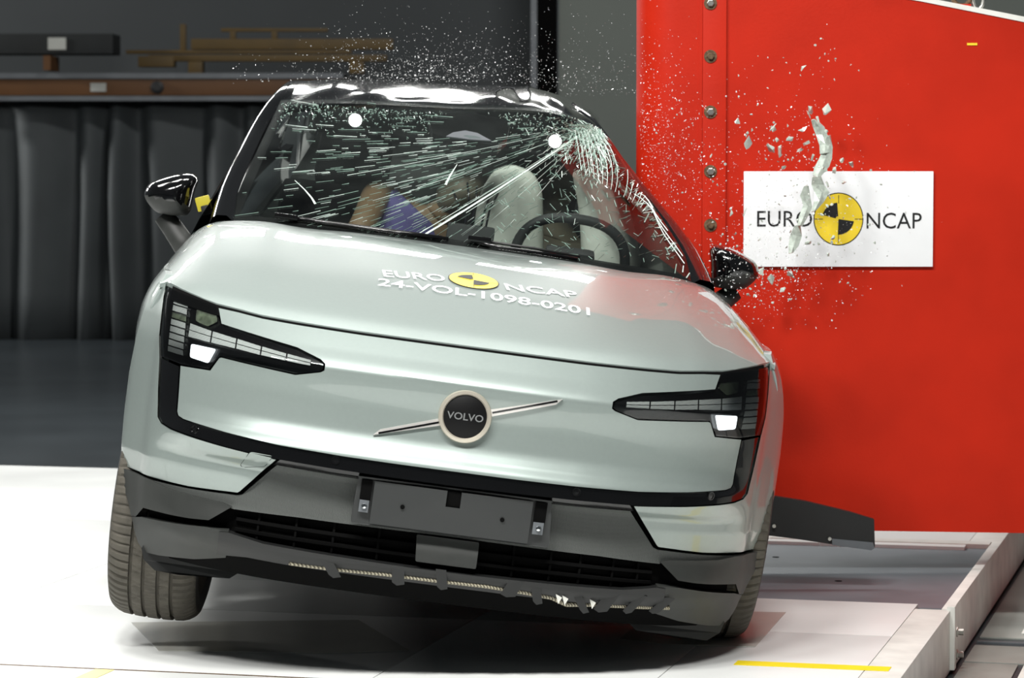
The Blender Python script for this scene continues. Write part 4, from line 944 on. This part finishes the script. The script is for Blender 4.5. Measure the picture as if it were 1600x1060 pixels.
# ================================================================== crash test dummies
def skin(name, V, edges, material, parent, sub=2):
    bm = bmesh.new(); lay = bm.verts.layers.skin.verify(); vs = []
    for i, (p, r_) in enumerate(V):
        v = bm.verts.new(p); v[lay].radius = (r_, r_) if not isinstance(r_, tuple) else r_; v[lay].use_root = (i == 0); vs.append(v)
    for a, b in edges: bm.edges.new((vs[a], vs[b]))
    me = bpy.data.meshes.new(name); bm.to_mesh(me); bm.free(); me.materials.append(material)
    o = bpy.data.objects.new(name, me); COL.objects.link(o); o.parent = parent
    o.modifiers.new('skin', 'SKIN').use_smooth_shade = True; m_ = o.modifiers.new('smooth', 'SUBSURF'); m_.levels = sub; m_.render_levels = sub
    return o
def head(c, rx, material, parent, lean=0.):
    hd = MB(); prof = []
    for k in range(17):
        t = math.pi * k / 16; z = math.cos(t); r_ = math.sin(t) * (1 - .12 * max(0, -z)); prof.append((max(r_, 1e-4), z))
    hd.lathe(prof, 24)
    out_ = []
    for v in hd.v:
        x, y, z = v; y2 = y * 1.22 - (.10 if (y < -.75 and -.25 < z < .15 and abs(x) < .25) else 0) - (.06 if (y < -.5 and z < -.6) else 0); z2 = z * 1.38
        p = Matrix.Rotation(lean, 3, 'Y') @ Vector((x * rx, y2 * rx, z2 * rx)); out_.append(tuple(Vector(c) + p))
    hd.v = out_; return hd.build('head', material, parent, smooth=True)
def dummy(label, root, pel, chest, neck, hc, hmat, bodym, lean, armL, armR, shirt):
    d = empty('crash_dummy', root, (0, ROLL, YAW)); tag(d, label, 'dummy', None)
    rt = CARI @ Vector(root); L = lambda p: Vector(p) - rt
    up = (Vector(chest) - Vector(pel)); sdx = Vector((.17 * math.cos(lean), 0, -.17 * math.sin(lean)))
    shl, shr = Vector(chest) - sdx + up * .25, Vector(chest) + sdx + up * .25
    V = [(L(pel), .13), (L(Vector(pel).lerp(Vector(chest), .5)), .125), (L(chest), .14), (L(neck), .05), (L(hc) - Vector((0, 0, .05)), .05)]
    E_ = [(0, 1), (1, 2), (2, 3), (3, 4)]
    def chain(start, pts, rs):
        k = start
        for p, r_ in zip(pts, rs): V.append((L(p), r_)); E_.append((k, len(V) - 1)); k = len(V) - 1
    chain(2, [shl] + armL, [.06, .048, .040, .030]); chain(2, [shr] + armR, [.06, .048, .040, .030])
    for s in (-1, 1): chain(0, [Vector(pel) + Vector((s * .10, -.05, 0)), Vector(pel) + Vector((s * .12, -.42, .05)), Vector(pel) + Vector((s * .12, -.62, -.08))], [.085, .06, .05])
    skin('body', V, E_, bodym, d)
    if shirt is not None:
        mid = Vector(pel).lerp(Vector(chest), .45)
        skin('shirt', [(L(mid), .150), (L(chest), .165), (L(Vector(chest) + up * .18), .11), (L(shl), .085), (L(shr), .085)], [(0, 1), (1, 2), (1, 3), (1, 4)], shirt, d)
    head(L(hc), .078, hmat, d, lean)
    return d
hp_ = car_y(722, 292, 2.32); ap = car_y(574, 345, 2.22); sp = car_y(632, 356, 2.34)
base = CARM @ Vector((-.30, 2.35, .45))
dummy('crash test dummy in purple shirt leaning against the airbag on passenger side', base, (-.34, 2.40, .62), (sp.x - .0, 2.40, sp.z - .07), (hp_.x - .07, 2.36, hp_.z - .11), (hp_.x, 2.32, hp_.z), SKIN_B, SKIN_T, R(32),
      [(ap.x + .0, 2.22, ap.z + .02), (ap.x - .06, 2.14, ap.z - .12), (ap.x - .03, 2.0, ap.z - .24)], [(sp.x + .12, 2.30, .84), (sp.x + .14, 2.10, .76), (sp.x + .12, 2.0, .74)], PURPLE)
hd_ = car_y(872, 282, 2.42); base = CARM @ Vector((.30, 2.40, .45))
dummy('brown crash test dummy squeezed between airbags behind the steering wheel', base, (.27, 2.45, .62), (hd_.x - .02, 2.48, hd_.z - .33), (hd_.x, 2.46, hd_.z - .13), (hd_.x, 2.42, hd_.z), SKIN_B, SKIN_B, R(6),
      [(hd_.x - .20, 2.35, .82), (hd_.x - .14, 2.15, .76), (hd_.x - .08, 2.05, .80)], [(hd_.x + .17, 2.35, .82), (hd_.x + .14, 2.15, .76), (hd_.x + .08, 2.05, .80)], None)

# ================================================================== flying glass
rg = random.Random(21)
def shard_mesh(name, sx, sy, sz, n=9):
    bm = bmesh.new()
    for _ in range(n):
        v = Vector((rg.gauss(0, 1), rg.gauss(0, 1), rg.gauss(0, 1))).normalized(); bm.verts.new((v.x * sx * rg.uniform(.6, 1), v.y * sy * rg.uniform(.6, 1), v.z * sz * rg.uniform(.6, 1)))
    r_ = bmesh.ops.convex_hull(bm, input=bm.verts[:]); loose = [v for v in bm.verts if not v.link_faces]
    for v in loose: bm.verts.remove(v)
    me = bpy.data.meshes.new(name); bm.to_mesh(me); bm.free(); me.materials.append(SHARD); return me
CH = [shard_mesh('glass_chip', .5, .42, .25) for _ in range(10)]; SL = [shard_mesh('glass_splinter', .5, .14, .10, 8) for _ in range(6)]
def put_shard(px, py, size, y, thin=False, rot=None, label=None, group=None, name='glass_fragment'):
    o = bpy.data.objects.new(name, rg.choice(SL if thin else CH)); COL.objects.link(o); o.location = at_y(px, py, y); s_ = size * y / FPX; o.scale = (s_, s_, s_)
    o.rotation_euler = rot or (rg.uniform(0, 6.3), rg.uniform(0, 6.3), rg.uniform(0, 6.3)); tag(o, label, 'glass fragment', group); return o
# large curved strips of laminated glass
def strip(pts, wpx, y, label):
    mb = MB(); vs = []; rr = random.Random(int(pts[0][0]))
    for i, (x, yy) in enumerate(pts):
        q = at_y(x, yy, y + .015 * math.sin(i)); w_ = wpx[i] * y / FPX / 2
        vs += [q + Vector((-w_, .004 * math.sin(2 * i), rr.uniform(-.004, .004))), q + Vector((0, -.008, 0)), q + Vector((w_, .006 * math.cos(2 * i), rr.uniform(-.004, .004)))]
    c = sum(vs, Vector()) / len(vs); n = len(pts)
    fs = [(3 * i + k, 3 * i + k + 1, 3 * i + 4 + k, 3 * i + 3 + k) for i in range(n - 1) for k in range(2)]
    mb.add([v - c for v in vs], fs); o = mb.build('glass_strip', SHARD); o.location = c; md = o.modifiers.new('thickness', 'SOLIDIFY'); md.thickness = .004; tag(o, label, 'glass fragment')
strip([(1272, 186), (1279, 198), (1284, 212), (1289, 226), (1288, 240)], [8, 16, 18, 16, 12], 10.02, 'upper twisted strip of broken glass flying above the sign')
strip([(1295, 212), (1295, 228), (1290, 246), (1284, 262), (1276, 276)], [6, 12, 20, 24, 12], 10.0, 'long broken glass strip flying just above the sign edge')
strip([(1276, 276), (1278, 288), (1284, 300), (1280, 314), (1272, 330)], [14, 20, 24, 16, 8], 9.98, 'broken glass strip flying in front of the sign beside the disc')
strip([(1260, 290), (1258, 306), (1262, 322), (1256, 338), (1250, 352)], [8, 16, 14, 16, 8], 9.97, 'pale glass strip flying over the letter O of the sign')
strip([(1246, 352), (1244, 368), (1240, 384), (1236, 396)], [10, 18, 16, 8], 9.97, 'lowest pale glass strip flying in front of the sign')
BIG = [(1288, 170, 30), (1266, 172, 20), (1276, 188, 20), (1170, 222, 30), (1204, 231, 26), (1219, 236, 22), (1233, 218, 24), (1257, 224, 28), (1250, 236, 24), (1268, 247, 22), (1208, 201, 20), (1152, 190, 14), (1255, 106, 16), (1315, 250, 16), (1330, 256, 16), (1305, 266, 18), (1288, 265, 16), (1225, 262, 16), (1236, 428, 26), (1203, 438, 24), (1222, 452, 18), (1190, 424, 16), (1300, 372, 14), (1262, 380, 18), (1318, 285, 14)]
def zone(x, y):
    if y < 120: return 'white glass fragment flying highest on the red plate'
    if y < 180: return 'large glass fragment flying at the top of the twisted strip'
    if y > 400: return 'large pale glass fragment flying below the sign near the right mirror'
    if y > 340: return 'pale glass fragment flying over the yellow disc of the sign'
    if x < 1160: return 'small round glass fragment flying between the bolts and the sign'
    if x < 1180: return 'largest round glass fragment flying above the left end of the sign'
    if x > 1297: return 'glass fragment flying along the top edge of the sign right of the strip'
    if x < 1245: return 'large pale glass fragment flying above the letters EURO'
    return 'large glass fragment flying close beside the long glass strip'
for i, (x, y, s_) in enumerate(BIG): put_shard(x, y, s_ * rg.uniform(.9, 1.15), rg.uniform(9.9, 10.08), label=zone(x, y), group=zone(x, y) + 's')
for x, y, s_, a in ((1253, 204, 34, .45), (1264, 180, 24, -1.0), (1208, 199, 22, .9), (1143, 335, 26, 1.4), (1164, 332, 20, 1.2)): put_shard(x, y, s_, 9.95, True, (0, -a, 0), 'thin pale glass splinter flying in front of the red barrier', 'flying glass splinters')
GR = 'small flying glass fragments'; LB = 'small fragment of shattered window glass flying in front of the red barrier'
def cloud(n, cx, cy, sx, sy, s0, s1, y0_, y1_, where):
    k = 0
    while k < n:
        x, y = rg.gauss(cx, sx), rg.gauss(cy, sy)
        if x < 1000 or y < 60 or y > 520: continue
        put_shard(x, y, rg.triangular(s0, s1, s0), rg.uniform(y0_, y1_), rg.random() < .12, None, 'small glass fragment ' + where, 'small glass fragments ' + where); k += 1
cloud(40, 1230, 215, 55, 45, 4, 11, 9.85, 10.1, 'flying over the red plate above the sign'); cloud(85, 1255, 350, 62, 55, 4, 14, 9.8, 10.1, 'flying in front of the white sign'); cloud(30, 1080, 250, 35, 60, 4, 8, 9.8, 10.05, 'flying past the bolts of the red barrier'); cloud(45, 1190, 440, 40, 26, 4, 11, 9.4, 9.9, 'flying below the sign beside the right mirror'); cloud(18, 1260, 100, 40, 18, 4, 9, 9.9, 10.1, 'flying highest above the sign'); cloud(12, 1140, 390, 20, 30, 5, 10, 9.3, 9.5, 'flying just in front of the right mirror')
# the fine spray
dm = MB(); 
def grains(n, fx, s0, s1, y0_, y1_):
    for _ in range(n):
        x, y = fx(); 
        if y < -20 or x < 300: continue
        yy = rg.uniform(y0_, y1_); c = at_y(x, y, yy); s_ = rg.triangular(s0, s1, s0) * yy / FPX / 2
        q = [c + Vector((rg.gauss(0, 1), rg.gauss(0, 1), rg.gauss(0, 1))).normalized() * s_ * rg.uniform(.7, 1.2) for _ in range(4)]
        dm.add(q, [(0, 1, 2), (0, 3, 1), (1, 3, 2), (2, 3, 0)])
grains(900, lambda: (rg.gauss(650, 105), 128 - abs(rg.gauss(0, 24))), 1.0, 4.5, 10.0, 10.9)
grains(900, lambda: (rg.gauss(690, 130), 132 - abs(rg.gauss(0, 52))), .8, 3.2, 10.0, 10.9)
grains(500, lambda: (rg.uniform(520, 990), 140 - abs(rg.gauss(0, 75))), .8, 2.6, 9.9, 10.9)
grains(300, lambda: (rg.gauss(900, 60), 150 - abs(rg.gauss(0, 30))), .8, 3.0, 9.9, 10.4)
grains(800, lambda: (1000 + abs(rg.gauss(0, 45)), rg.gauss(215, 75)), .8, 4.0, 9.8, 10.15)
grains(300, lambda: (rg.gauss(1075, 45), rg.gauss(270, 55)), 1.2, 5.0, 9.7, 10.1)
grains(500, lambda: (rg.gauss(1225, 70), rg.gauss(260, 80)), 1.0, 4.5, 9.8, 10.15)
grains(700, lambda: (rg.gauss(1240, 60), rg.gauss(370, 55)), 1.0, 5.0, 9.7, 10.15)
grains(450, lambda: (rg.gauss(1190, 45), rg.gauss(435, 35)), 1.0, 5.0, 9.4, 9.9)
grains(90, lambda: (rg.gauss(1140, 18), rg.gauss(410, 20)), 1.5, 5.0, 9.3, 9.5)
tag(dm.build('glass_spray', DUST, fix=True), 'fine spray of glass grains bursting over roof and barrier', 'glass grains', kind='stuff')
